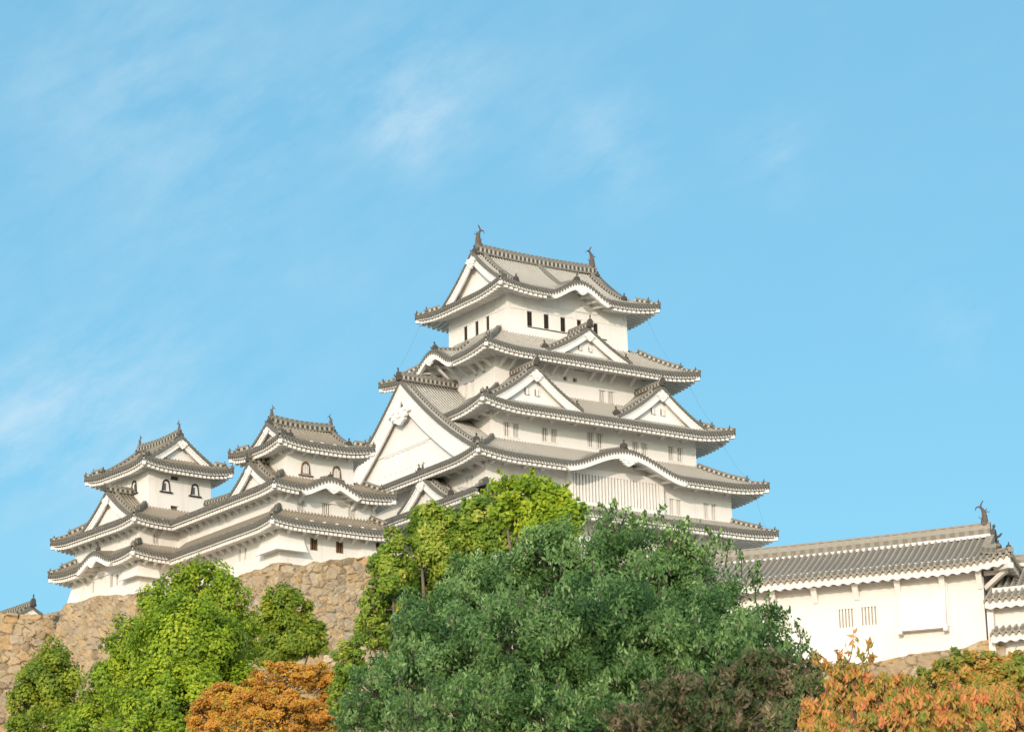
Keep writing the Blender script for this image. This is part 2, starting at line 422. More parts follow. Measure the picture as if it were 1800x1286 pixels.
# ------------------------------------------------------------------ roofs
class Roof:
    """tiled roof round a rectangle: eave half sizes ae x be, concave height ze + H(d), d = distance in from the eave"""
    def __init__(s, B, cx, cy, ae, be, ze, t0, k, L, o, D, sides='SWEN', hips=('SW', 'SE', 'NE', 'NW'), lifts=None, LD=4.5,
                 karas=(), ridge=None, dk=0, raft=.5, hipornament=True, orn=1.0, mb_soffit=.22, drop=0.34, wavy=False):
        s.wavy = wavy; s.B, s.cx, s.cy, s.ae, s.be, s.ze = B, cx, cy, ae, be, ze-.1
        s.t0, s.k, s.L, s.o, s.LD = t0, k, L, o, LD
        s.D = D; s.hips = set(hips); s.lifts = s.hips if lifts is None else set(lifts)
        s.karas = {}
        for (sd, c, w, h) in karas: s.karas.setdefault(sd, []).append((c, w, h))
        s.ridge, s.dk = ridge, dk
        mt = MB(); ms = MB(); edges = []
        for sd in sides:
            me_ = MB(); edges.append(me_); s.side(sd, mt, me_, ms, raft, mb_soffit, drop)
        s.obj = B.put('roof', mt, B.mt, smooth=False)
        for me_ in edges: B.put('eave_tile_edge', me_, TILE_END_WING if B.mt is TILE_WING else TILE_END, s.obj)
        B.put('eaves', ms, [B.mp], s.obj)
        for c in s.hips:
            if c[0] in sides or c[1] in sides: s.hip(c, hipornament, orn)
    def H(s, d): return d*(s.t0+s.k*d)
    def half(s, sd): return s.ae if sd in 'SN' else s.be
    def org(s, sd):
        return {'S': (s.cx, s.cy-s.be), 'N': (s.cx, s.cy+s.be), 'W': (s.cx-s.ae, s.cy), 'E': (s.cx+s.ae, s.cy)}[sd]
    def z(s, sd, u, d):
        u = np.asarray(u, float); d = np.asarray(d, float); a = s.half(sd); lc, rc = CORN[sd]
        lift = 0*u
        fall = np.maximum(0, 1-d/(s.o*1.9))
        for c, dist in ((lc, a+u), (rc, a-u)):
            if c in s.lifts: lift = lift+s.L*np.maximum(0, 1-np.maximum(dist, 0)/s.LD)**2
        z = s.ze+s.H(d)+lift*fall
        for (c, w, h) in s.karas.get(sd, ()):
            t = np.clip(np.abs(u-c)/w, 0, 1)
            kz = s.ze+h*(.5+.5*np.cos(np.pi*t))**.9+.13*d*(1-t)-0.0
            m = np.where(t < 1, kz, -1e3)
            z = np.maximum(z, m)
        return z
    def P(s, sd, u, d, z):
        es, ed = SIDES[sd]; ox, oy = s.org(sd)
        u, d, z = np.broadcast_arrays(np.asarray(u, float), np.asarray(d, float), np.asarray(z, float))
        return np.stack([ox+es[0]*u+ed[0]*d, oy+es[1]*u+ed[1]*d, z], -1)
    def dmax(s, sd, u):
        a = s.half(sd); lc, rc = CORN[sd]
        m = np.full_like(np.asarray(u, float), s.D[sd])
        if lc in s.hips: m = np.minimum(m, np.maximum(a+u, 0))
        if rc in s.hips: m = np.minimum(m, np.maximum(a-u, 0))
        return m
    def inkara(s, sd, u, pad=0.0):
        return any(abs(u-c) < w+pad for (c, w, h) in s.karas.get(sd, ()))
    def side(s, sd, mt, me_, ms, raft, sof, drop):
        a = s.half(sd); p = s.B.pitch
        n = max(2, int(round(2*a/p))); pp = 2*a/n
        base = np.arange(n)[:, None]+PROF_T[None, :]
        u = np.append((base*pp).ravel(), 2*a)-a; h = np.append(np.tile(PROF_H, n), PROF_H[0]); uu = np.append(base.ravel(), n)
        segs = [(u, h, uu, None)]
        along = s.ridge and ((s.ridge == 'x') == (sd in 'SN'))
        if along:
            g = a-s.dk
            segs = []
            for lo, hi, cap in ((-a, -g, True), (-g, g, False), (g, a, True)):
                k = (u >= lo-1e-6) & (u <= hi+1e-6)
                segs.append((u[k], h[k], uu[k], cap))
        for (us, hs, uus, cap) in segs:
            if len(us) < 2: continue
            dm = s.dmax(sd, us)
            if along:
                full = s.be if s.ridge == 'x' else s.ae
                dm = np.full(len(us), full) if cap is False else np.minimum(a-np.abs(us), s.dk)
            N = 14 if (s.karas.get(sd) or along) else 8
            f = np.linspace(0, 1, N+1)[:, None]
            d = f*dm[None, :]; U = np.broadcast_to(us, d.shape)
            z = s.z(sd, U, d)+hs[None, :]
            uv = np.stack([np.broadcast_to(uus, d.shape), d*1.15], -1)
            mt.grid(s.P(sd, U, d, z), uv)
        # tile ends along the eave: scalloped dark band
        zt = s.z(sd, u, 0*u); tt = np.append(np.tile(PROF_T, n), 0)
        bot = np.interp(tt, [0, .2, .3, .5, .7, .8, 1], [-drop*1.15, -drop*.95, -drop*.5, -drop*.2, -drop*.5, -drop*.95, -drop*1.15])
        top = s.P(sd, u, -.09, zt+h+.01); b = s.P(sd, u, -.11, zt+bot); bk = s.P(sd, u, .12, zt+bot+.03)
        me_.grid(np.stack([top, b, bk]))
        # plaster board, rafters and soffit
        m = max(12, int(2*a/.35)); us = np.linspace(-a+.03, a-.03, m); zs = s.z(sd, us, 0*us)
        kk = np.array([s.inkara(sd, x, -.1) for x in us])
        bh = np.where(kk, .74, .43)
        if s.wavy: m = int(2*a/.07); us = np.linspace(-a+.03, a-.03, m); zs = s.z(sd, us, 0*us); kk = np.zeros(m, bool); bh = .46+.04*np.cos(us*2*np.pi/.47)
        f0 = s.P(sd, us, np.where(kk, -.03, .03), zs-.1); f1 = s.P(sd, us, np.where(kk, -.03, .03), zs-bh); f2 = s.P(sd, us, .26, zs-bh); f3 = s.P(sd, us, .26, zs-.1)
        ms.grid(np.stack([f3, f0, f1, f2]))
        zsof = lambda uu_, dd: s.z(sd, uu_, 0*uu_)-.50+sof*dd
        q = np.linspace(0.1, s.o+.05, 4)[:, None]
        lim = np.maximum(np.minimum(q, np.maximum(s.dmax(sd, us)[None, :], 0.11)), .1)
        ms.grid(s.P(sd, np.broadcast_to(us, lim.shape), lim, zsof(np.broadcast_to(us, lim.shape), lim)))
        k = int(2*a/raft); rs = (np.arange(k)+.5)/k*2*a-a
        for x in (rs if not s.wavy else []):
            if s.inkara(sd, x, .1): continue
            de = min(s.o, float(s.dmax(sd, np.array([x]))[0]))
            if de < .35: continue
            w = raft*.29
            z0 = float(s.z(sd, np.array([x]), np.array([0.]))[0])-.54
            c = []
            for (dd, dz) in ((.13, 0), (de, sof*(de-.13))):
                for (a_, b_) in ((-w, -.18), (w, -.18), (w, .03), (-w, .03)):
                    c.append(s.P(sd, x+a_, dd, z0+dz+b_))
            ms.hexa(np.array(c))
        # flame-shaped gable boards: infill panel under the bump, on the wall line
        for (c, w, hh) in s.karas.get(sd, ()):
            xs = np.linspace(c-w*.98, c+w*.98, 24); zt2 = s.z(sd, xs, 0*xs)-.6
            lo = np.minimum(s.ze-.72, zt2-.02)
            ms.grid(np.stack([s.P(sd, xs, s.o-.05, zt2+.14*s.o), s.P(sd, xs, s.o-.05, lo)]))
            # ribs in the vault
            for x in np.linspace(c-w*.8, c+w*.8, 9):
                zz = float(s.z(sd, np.array([x]), np.array([0.]))[0])-.62
                pts = []
                for dd in (.15, s.o):
                    for (a_, b_) in ((-.09, -.1), (.09, -.1), (.09, .12), (-.09, .12)): pts.append(s.P(sd, x+a_, dd, zz+b_+.13*dd))
                ms.hexa(np.array(pts))
    def hip(s, c, orn, osc):
        sx = -1 if 'W' in c else 1; sy = -1 if 'S' in c else 1
        sd = c[0]; a = s.half(sd); lc, rc = CORN[sd]
        Dh = min(s.D[c[0]], s.D[c[1]]) if not s.ridge else s.dk
        d = np.linspace(-.05, Dh, 14)
        u = np.where(lc == c, -(a-d), a-d)
        z = s.z(sd, u, np.maximum(d, 0))+.02
        X = s.cx+sx*(s.ae-d); Y = s.cy+sy*(s.be-d)
        path = np.stack([X, Y, z], 1)
        mb = MB(); br = min(1.5, Dh*.45); i = int(np.searchsorted(d, br))
        mb.sweep(path[:i+1]+np.array([0, 0, .0]), .30, .24)
        mb.sweep(path[i-1:], .38, .46)
        # white hip rafter end under the corner
        o = s.B.put('hip_ridge', mb, s.B.mr, s.obj)
        mw = MB(); cz = float(z[0])-.60
        p0 = np.array([s.cx+sx*(s.ae-.02), s.cy+sy*(s.be-.02), cz]); p1 = np.array([s.cx+sx*(s.ae-s.o), s.cy+sy*(s.be-s.o), cz+.05])
        mw.bar(p0, p1, .3, .26); s.B.put('hip_rafter', mw, s.B.mp, s.obj)
        ang = math.atan2(sy, sx)+math.pi/2
        if orn:
            ornament(s.B, s.obj, X[1], Y[1], z[1]+.12, ang, .5*osc)
            ornament(s.B, s.obj, X[i-1], Y[i-1], z[i-1]+.2, ang, .62*osc)

def main_ridge(B, roof, p0, p1, z, w=.5, h=.85, fishsc=0, orn=1.2, ends=(1, 1)):
    mb = MB(); p0 = np.array(p0, float); p1 = np.array(p1, float)
    t = np.linspace(0, 1, 13); path = np.stack([p0[0]+(p1[0]-p0[0])*t, p0[1]+(p1[1]-p0[1])*t, z+.18*(2*t-1)**2], 1)
    mb.sweep(path, w, h)
    mb.sweep(path+np.array([0, 0, h-.04]), w*.55, .16)
    o = B.put('main_ridge', mb, B.mr, roof.obj)
    if B.mt is TILE_WING:
        mm = MB(); mm.sweep(path+np.array([0, 0, -.04]), w+.16, .19); B.put('ridge_mortar', mm, B.mp, roof.obj)
    dr = (p1-p0)/np.linalg.norm(p1-p0); a = math.atan2(dr[1], dr[0])
    for i, (p, sg) in enumerate(((p0, 1), (p1, -1))):
        if not ends[i]: continue
        ornament(B, roof.obj, p[0]-dr[0]*sg*.1, p[1]-dr[1]*sg*.1, z+.0, a-math.pi/2 if sg > 0 else a+math.pi/2, orn)
        if fishsc: fish(B, roof.obj, p[0]+dr[0]*sg*.35*fishsc, p[1]+dr[1]*sg*.35*fishsc, z+h+.1, a+(0 if sg > 0 else math.pi), fishsc)

def gable(B, F, out, w, prof, zb, rec=.7, bw=.75, bth=.16, dp=None, pend=1.0, ridge_h=.5, orn=.9, tiles=True, desc=True, verge=.28, vents=(), lower=None, fishsc=0, bwl=1.25, pdz=None, pwx=1.0):
    """triangular gable. F: 2D point at the middle of its front, out: unit vector it faces, prof(|s|)->z of the roof edge"""
    F = np.array(F, float); out = np.array(out, float); lat = np.array([-out[1], out[0]])
    def P(sv, t, z):
        sv, t, z = np.broadcast_arrays(np.asarray(sv, float), np.asarray(t, float), np.asarray(z, float))
        return np.stack([F[0]+lat[0]*sv-out[0]*t, F[1]+lat[1]*sv-out[1]*t, z], -1)
    S = np.linspace(-w, w, 41); Z = prof(np.abs(S))
    mb = MB()
    # wall of the gable
    zl = np.full_like(S, zb) if lower is None else lower(np.abs(S))
    top = np.maximum(Z-.25, zl)
    mb.grid(np.stack([P(S, rec, zl), P(S, rec, top)]))
    # soffit of the verge
    mb.grid(np.stack([P(S, .05, Z-.2), P(S, rec+.02, Z-.2)]))
    g = B.put('gable', mb, B.mp)
    # barge boards, wider toward the feet
    mb = MB()
    dz = np.gradient(Z, S); cosn = 1/np.sqrt(1+dz**2)
    bwv = bw*(1+(bwl-1)*(np.abs(S)/w)**2)
    lo = np.minimum(Z-.22-bwv/np.maximum(cosn, .35), Z-.3)
    for (t0, zz0, zz1, th) in ((.06, Z-.16, lo, bth), (.0, Z-.14, Z-.14-.2/np.maximum(cosn, .35), .1)):
        zz1 = np.maximum(zz1, zl-.05) if lower is not None else np.maximum(zz1, zb-.25)
        zz1 = np.minimum(zz1, zz0-.02)
        a = P(S, t0, zz0); b = P(S, t0, zz1); c = P(S, t0+th, zz1); d = P(S, t0+th, zz0)
        mb.grid(np.stack([d, a, b, c]))
    B.put('bargeboard', mb, B.mp, g)
    # verge tiles: a scalloped dark edge
    mb = MB(); n = max(6, int(2*w/.3)); ss = np.linspace(-w, w, n*4+1); zz = prof(np.abs(ss))
    sc = np.tile([0, .05, .07, .05], n); sc = np.append(sc, 0)
    mb.grid(np.stack([P(ss, .25, zz+.06+sc), P(ss, -.08, zz+.06+sc), P(ss, -.1, zz-verge*.75+sc*.8), P(ss, .1, zz-verge*.75)]))
    B.put('verge_tiles', mb, TILE_END_WING if B.mt is TILE_WING else TILE_END, g)
    if pend:
        zt = float(lo[len(S)//2])+.22*pend if pdz is None else float(prof(np.array([0.]))[0])-pdz
        p = P(0, -.04, zt); o = link('pendant', PEND, g, (p[0], p[1], p[2]-B.zb), math.atan2(out[1], out[0])+math.pi/2); o.scale = (pend*pwx, pend, pend)
    za = float(prof(np.array([0.]))[0])
    if tiles:
        mt = MB(); nr = max(2, int(dp/B.pitch)); pp = dp/nr
        base = np.arange(nr)[:, None]+PROF_T[None, :]
        t = np.append((base*pp).ravel(), dp); h = np.append(np.tile(PROF_H, nr), PROF_H[0]); uu = np.append(base.ravel(), nr)
        for sg in (-1, 1):
            q = np.linspace(0, 1, 11)[:, None]; sv = sg*q*w; zv = prof(np.abs(sv))
            mt.grid(P(np.broadcast_to(sv, (11, len(t))), np.broadcast_to(t, (11, len(t))), zv+h[None, :]), np.stack([np.broadcast_to(uu, (11, len(t))), np.broadcast_to(np.abs(sv)*1.3, (11, len(t)))], -1))
        B.put('gable_roof', mt, B.mt, g)
        mr = MB(); path = P(0, np.linspace(-.1, dp, 6), za+.02); mr.sweep(path, .42, ridge_h)
        mr.sweep(path+np.array([0, 0, ridge_h-.03]), .22, .13)
        if desc:
            for sg in (-1, 1):
                q = np.linspace(.08, .93, 12)*w*sg
                mr.sweep(P(q, .62, prof(np.abs(q))+.06), .26, .34)
        B.put('gable_ridge', mr, B.mr, g)
        p = P(0, -.16, za); ang = math.atan2(out[1], out[0])+math.pi/2
        o_ = ornament(B, g, p[0], p[1], za+.02, ang, orn*.72); o_.scale = (orn*.6, orn*.72, orn*.95)
        if desc:
            for sg in (-1, 1):
                p = P(sg*w*.95, .62, 0); ornament(B, g, p[0], p[1], float(prof(np.array([w*.95]))[0])+.05, math.atan2(sg*lat[1], sg*lat[0])+math.pi/2, orn*.75)
        if fishsc:
            p = P(0, .2, 0); fish(B, g, p[0], p[1], za+ridge_h+.05, math.atan2(-out[1], -out[0]), fishsc)
    for (s0, s1, z0, z1) in vents:
        lattice_on(B, lambda u, z, d: P(u, rec-.16+d, z), s0, s1, z0, z1, 3, parent=g, name='gable_window', depth=.12)
    return g
def tri_prof(w, zb, za, c=.3):
    return lambda s: zb+(za-zb)*((1-np.clip(s, 0, w)/w)*(1-c)+c*(1-np.clip(s, 0, w)/w)**2)

# ------------------------------------------------------------------ walls and windows
def wallmap(side, x0, x1, y0, y1):
    if side == 'S': return lambda u, z, d: np.stack(np.broadcast_arrays(np.asarray(u, float), y0+np.asarray(d, float), np.asarray(z, float)), -1)
    if side == 'N': return lambda u, z, d: np.stack(np.broadcast_arrays(np.asarray(u, float), y1-np.asarray(d, float), np.asarray(z, float)), -1)
    if side == 'W': return lambda u, z, d: np.stack(np.broadcast_arrays(x0+np.asarray(d, float), np.asarray(u, float), np.asarray(z, float)), -1)
    return lambda u, z, d: np.stack(np.broadcast_arrays(x1-np.asarray(d, float), np.asarray(u, float), np.asarray(z, float)), -1)
def storey(B, x0, x1, y0, y1, z0, z1, op=None, depth=.24, name='storey_wall', post=0):
    op = op or {}; mb = MB()
    for sd in 'SWNE':
        f = wallmap(sd, x0, x1, y0, y1); a, b = (x0, x1) if sd in 'SN' else (y0, y1)
        ol = op.get(sd, [])
        us = sorted({a, b, *[v for o in ol for v in o[:2]]}); zs = sorted({z0, z1, *[v for o in ol for v in o[2:4]]})
        for i in range(len(us)-1):
            for j in range(len(zs)-1):
                um, zm = (us[i]+us[i+1])/2, (zs[j]+zs[j+1])/2
                if any(o[0] < um < o[1] and o[2] < zm < o[3] for o in ol): continue
                mb.add(np.array([f(us[i], zs[j], 0), f(us[i+1], zs[j], 0), f(us[i+1], zs[j+1], 0), f(us[i], zs[j+1], 0)]), [(0, 1, 2, 3)])
        for o in ol:
            u0, u1, w0, w1 = o[:4]; ring = [(u0, w0), (u1, w0), (u1, w1), (u0, w1), (u0, w0)]
            mb.grid(np.stack([np.array([f(u, z, 0) for u, z in ring]), np.array([f(u, z, depth+.02) for u, z in ring])]))
    if post:   # corner posts
        for (px, py) in ((x0, y0), (x1, y0), (x0, y1)):
            mb.box(px-.03 if px == x0 else px-post, px+post if px == x0 else px+.03, py-.03 if py == y0 else py-post, py+post if py == y0 else py+.03, z0, z1)
    return B.put(name, mb, B.mp)
def lattice_on(B, f, u0, u1, z0, z1, nb, parent=None, name='window', depth=.24, back=None, split=True, barm=None, frame=False, barw=.17):
    mb = MB()
    mb.add(np.array([f(u0, z0, depth), f(u1, z0, depth), f(u1, z1, depth), f(u0, z1, depth)]), [(0, 1, 2, 3)])
    def bx(a, b, c, e, d0, d1, m):
        p = [f(a, c, d0), f(b, c, d0), f(b, c, d1), f(a, c, d1), f(a, e, d0), f(b, e, d0), f(b, e, d1), f(a, e, d1)]
        m.hexa(np.array(p).reshape(8, 3))
    w = B.put(name, mb, back or GAP, parent)
    if nb:
        m2 = MB(); W = u1-u0
        if split:
            k = nb//2; post = .2*W
            groups = ((u0, u0+(W-post)/2), (u1-(W-post)/2, u1)); bx(groups[0][1], groups[1][0], z0, z1, .0, depth, m2)
        else: k = nb; groups = ((u0, u1),)
        for (a, b) in groups:
            st = (b-a)/k
            for i in range(k):
                c = a+st*(i+.66); bx(c-st*barw, c+st*barw, z0, z1, depth*.25, depth*.75, m2)
        for (zz0, zz1, d) in (((z1-.02, z1+.07, -.03), (z0-.07, z0+.02, -.03)) if frame else ()):
            bx(u0-.06, u1+.06, zz0, zz1, d, .05, m2)
        if W > 1.0 and split: bx(u0-.1, u1+.1, z1, z1+.1, -.05, .05, m2); bx(u0-.1, u1+.1, z0-.1, z0, -.05, .05, m2)
        B.put('lattice', m2, barm or B.mp, w)
    return w
def brackets(B, wall, side, plane, us, z, reach, drop, w=.2):
    me = bracket_mesh(reach, drop, w)
    for u in us:
        loc = (u, plane, z-B.zb) if side == 'S' else (plane, u, z-B.zb)
        link('bracket', me, wall, loc, 0 if side == 'S' else -math.pi/2)
def bay(B, x0, x1, y0, y1, zt, zb_, ox, oy, lip=True):
    """stone-drop bay: flares outward toward its foot (ox west, oy south)"""
    mb = MB()
    top = [(x0-.06*(ox > 0), y0-.06*(oy > 0)), (x1, y0-.06*(oy > 0)), (x1, y1), (x0-.06*(ox > 0), y1)]
    bot = [(x0-ox, y0-oy), (x1+.0, y0-oy), (x1, y1), (x0-ox, y1)]
    zm = (zt+zb_)/2
    P = [[(x, y, zt) for x, y in top]+[(*top[0], zt)], [(.55*a[0]+.45*b[0], .55*a[1]+.45*b[1], zm) for a, b in zip(top+[top[0]], bot+[bot[0]])], [(x, y, zb_) for x, y in bot]+[(*bot[0], zb_)]]
    mb.grid(np.array(P)); mb.add([(x, y, zb_) for x, y in bot], [(0, 1, 2, 3)])
    b = B.put('stone_drop_bay', mb, B.mp)
    if lip:
        m2 = MB()
        m2.box(x0-ox-.06, x1+.04, y0-oy-.06, y0-oy+.08 if oy else y0+.02, zb_-.1, zb_)
        if ox: m2.box(x0-ox-.06, x0-ox+.08, y0-oy+.085, y1+.04, zb_-.1, zb_)
        B.put('bay_sill', m2, B.mp, b)
    return b
def arch_window(B, f, uc, z0, w, h, mframe, style):
    th = np.linspace(0, np.pi, 13)
    # pointed, flared bell outline
    zz = np.concatenate([[0, .25, .5, .68], .7+.3*np.sin(np.linspace(.2, np.pi/2, 7))]); zz[-1] = 1.0
    hw = np.concatenate([[.5, .46, .42, .39], .37*np.cos(np.linspace(.2, np.pi/2, 7))+.005])
    L = [(-a, b) for a, b in zip(hw, zz)]; Rr = [(a, b) for a, b in zip(hw, zz)][::-1]
    out = np.array(L+Rr); n = len(out)
    mb = MB()
    def ring(sc, d): return np.array([f(uc+a*w*sc, z0+(b*sc+(1-sc)*.35)*h, d) for a, b in out]).reshape(n, 3)
    o0, o1, i1, i0 = ring(1.0, -.0), ring(1.0, -.09), ring(.80, -.09), ring(.80, .02)
    mb.grid(np.stack([o0, o1, i1, i0]))
    def bx(a, b, c, e, d0, d1, m):
        p = [f(a, c, d0), f(b, c, d0), f(b, c, d1), f(a, c, d1), f(a, e, d0), f(b, e, d0), f(b, e, d1), f(a, e, d1)]
        m.hexa(np.array(p).reshape(8, 3))
    bx(uc-w*.72, uc+w*.72, z0-.1, z0-.01, -.16, .0, mb)
    wn = B.put('arched_window', mb, mframe)
    m2 = MB(); c = np.array(f(uc, z0+.5*h, -.012)).reshape(1, 3); i = ring(.82, -.012)
    m2.add(np.vstack([i, c]), t=[(k, (k+1) % n, n) for k in range(n)])
    B.put('pane', m2, GAP if style == 'bars' else B.mp, wn)
    m3 = MB()
    if style == 'bars':
        for k in range(4):
            x = uc-w*.24+k*w*.16; bx(x-.045, x+.045, z0+.12, z0+h*(.8 if 0 < k < 3 else .7), -.06, -.02, m3)
        B.put('lattice', m3, B.mp, wn)
    else:
        bx(uc-w*.34, uc+w*.0, z0+.1, z0+h*.68, -.03, -.015, m3); B.put('dark_opening', m3, DARK, wn)
        m4 = MB()
        for k in range(3): x = uc-w*.27+k*w*.11; bx(x-.02, x+.02, z0+.1, z0+h*.68, -.05, -.035, m4)
        B.put('lattice', m4, METAL, wn)
    return wn

# ------------------------------------------------------------------ ground
def ground_h(x, y):
    r = np.hypot(x, y); t = np.clip((r-28)/(185-28), 0, 1); t = t*t*(3-2*t)
    ang = np.arctan2(x, y); side = np.clip(1.15-np.abs(ang-0.6)/1.5, 0, 1)
    return -1.6+24*t*side*np.clip((520-r)/250, 0, 1)
def build_ground():
    mb = MB()
    rad = np.concatenate([np.linspace(0, 300, 61), np.linspace(330, 600, 8), [900, 1500, 3000]]); th = np.linspace(0, 2*np.pi, 97)
    Rr, T = np.meshgrid(rad, th, indexing='ij'); X, Y = Rr*np.sin(T), Rr*np.cos(T)
    mb.grid(np.stack([X, Y, ground_h(X, Y)], -1))
    o = link('ground', mb.mesh('ground', GROUND, smooth=True)); o['kind'] = 'structure'
build_ground()
def gz(x, y): return float(ground_h(np.array(float(x)), np.array(float(y))))

# ------------------------------------------------------------------ stone walls
def stone_wall(name, label, pts, h, cell=(1.0, .72), step=.11, batter=(.20, .010), seed=3, rough=.14, cat='stone wall', group=None):
    """dry stone rampart: pts = top polyline (x, y, z), leaning outward to the right-hand side of its run; every stone is relief"""
    r = np.random.default_rng(seed); pts = np.array(pts, float); base = pts[len(pts)//2].copy()
    seg = np.diff(pts[:, :2], axis=0); ln = np.linalg.norm(seg, axis=1); dr = seg/ln[:, None]; nrm = np.stack([dr[:, 1], -dr[:, 0]], 1)
    vn = np.zeros((len(pts), 2))
    for i in range(len(pts)):
        if i == 0: vn[i] = nrm[0]
        elif i == len(pts)-1: vn[i] = nrm[-1]
        else:
            b = nrm[i-1]+nrm[i]; vn[i] = b/max(.35, (1+nrm[i-1]@nrm[i]))
    cum = np.concatenate([[0], np.cumsum(ln)])
    u = np.unique(np.concatenate([np.arange(0, cum[-1], step), cum])); v = np.arange(0, h, step)
    X = np.interp(u, cum, pts[:, 0]); Y = np.interp(u, cum, pts[:, 1]); Z = np.interp(u, cum, pts[:, 2])
    NX = np.interp(u, cum, vn[:, 0]); NY = np.interp(u, cum, vn[:, 1])
    k = np.clip(np.searchsorted(cum, u, side='right')-1, 0, len(nrm)-1); FX, FY = nrm[k, 0], nrm[k, 1]
    # ragged top course
    tj = np.interp(u, np.arange(0, cum[-1]+2, cell[0]*1.1), r.uniform(-.16, .1, len(np.arange(0, cum[-1]+2, cell[0]*1.1))))
    # jittered voronoi cells, world metres
    nu, nv = int(cum[-1]/cell[0])+3, int(h/cell[1])+3
    iu, iv = np.meshgrid(np.arange(-1, nu), np.arange(-1, nv), indexing='ij')
    su = (iu+.5*(iv % 2)+r.uniform(-.46, .46, iu.shape))*cell[0]; sv = (iv+r.uniform(-.48, .48, iu.shape))*cell[1]
    sr = r.uniform(0, 1, iu.shape); tx = r.normal(0, .13, iu.shape); ty = r.normal(0, .10, iu.shape); off = r.uniform(-.09, .09, iu.shape); wt = r.uniform(-.34, .3, iu.shape)*cell[0]
    U, Vv = np.meshgrid(u, v, indexing='ij')
    wob = .10*np.sin(U*2.1+1.3*np.sin(Vv*1.7))+.06*np.sin(U*5.3+Vv*3.1); wob2 = .08*np.sin(Vv*3.3+1.1*np.sin(U*1.9))
    Uw, Vw = U+wob*.6, Vv+wob2*.7
    ci = np.floor(Uw/cell[0]).astype(int)+1; cj = np.floor(Vw/cell[1]).astype(int)+1
    d1 = np.full(U.shape, 1e9); d2 = np.full(U.shape, 1e9); best = np.zeros(U.shape+(2,), int)
    for a in range(-2, 3):
        for b in range(-2, 3):
            i2 = np.clip(ci+a, 0, iu.shape[0]-1); j2 = np.clip(cj+b, 0, iu.shape[1]-1)
            d = np.abs(Uw-su[i2, j2])/cell[0]; e = np.abs(Vw-sv[i2, j2])/cell[1]
            q = (d**2.6+e**2.6)**(1/2.6)-wt[i2, j2]/cell[0]
            m = q < d1
            d2 = np.where(m, d1, np.minimum(d2, q)); d1 = np.where(m, q, d1)
            best[m] = np.stack([i2, j2], -1)[m]
    bi, bj = best[..., 0], best[..., 1]; edge = np.clip((d2-d1)/.22, 0, 1)
    rel = rough*(edge**.5)+off[bi, bj]*edge+(Uw-su[bi, bj])*tx[bi, bj]+(Vw-sv[bi, bj])*ty[bi, bj]
    rel += .02*np.sin(U*9+3*np.sin(Vv*7))+.015*np.sin(Vv*13+2*U)
    o = batter[0]*Vv+batter[1]*Vv**2
    P = np.stack([X[:, None]+NX[:, None]*o+FX[:, None]*rel, Y[:, None]+NY[:, None]*o+FY[:, None]*rel, Z[:, None]-Vv+(tj[:, None]*np.clip(1-Vv/1.2, 0, 1))], -1)
    mb = MB(); uv = np.stack([sr[bi, bj], np.clip(1-edge*2.4, 0, 1)*.5*r.uniform(.25, 1.3, iu.shape)[bi, bj]], -1); mb.grid(P, uv)
    # top course and back, so that the rampart is solid
    in_ = np.stack([X-FX*1.2, Y-FY*1.2, P[:, 0, 2]-.05], -1); mb.grid(np.stack([P[:, 0], in_], 1), np.stack([np.tile(sr[bi[:, 0], bj[:, 0]][:, None], (1, 2)), np.zeros((len(u), 2))], -1))
    me = mb.mesh(name, STONE, base, smooth=False)
    ob = link(name, me, None, base); tag(ob, label, cat, group); return ob

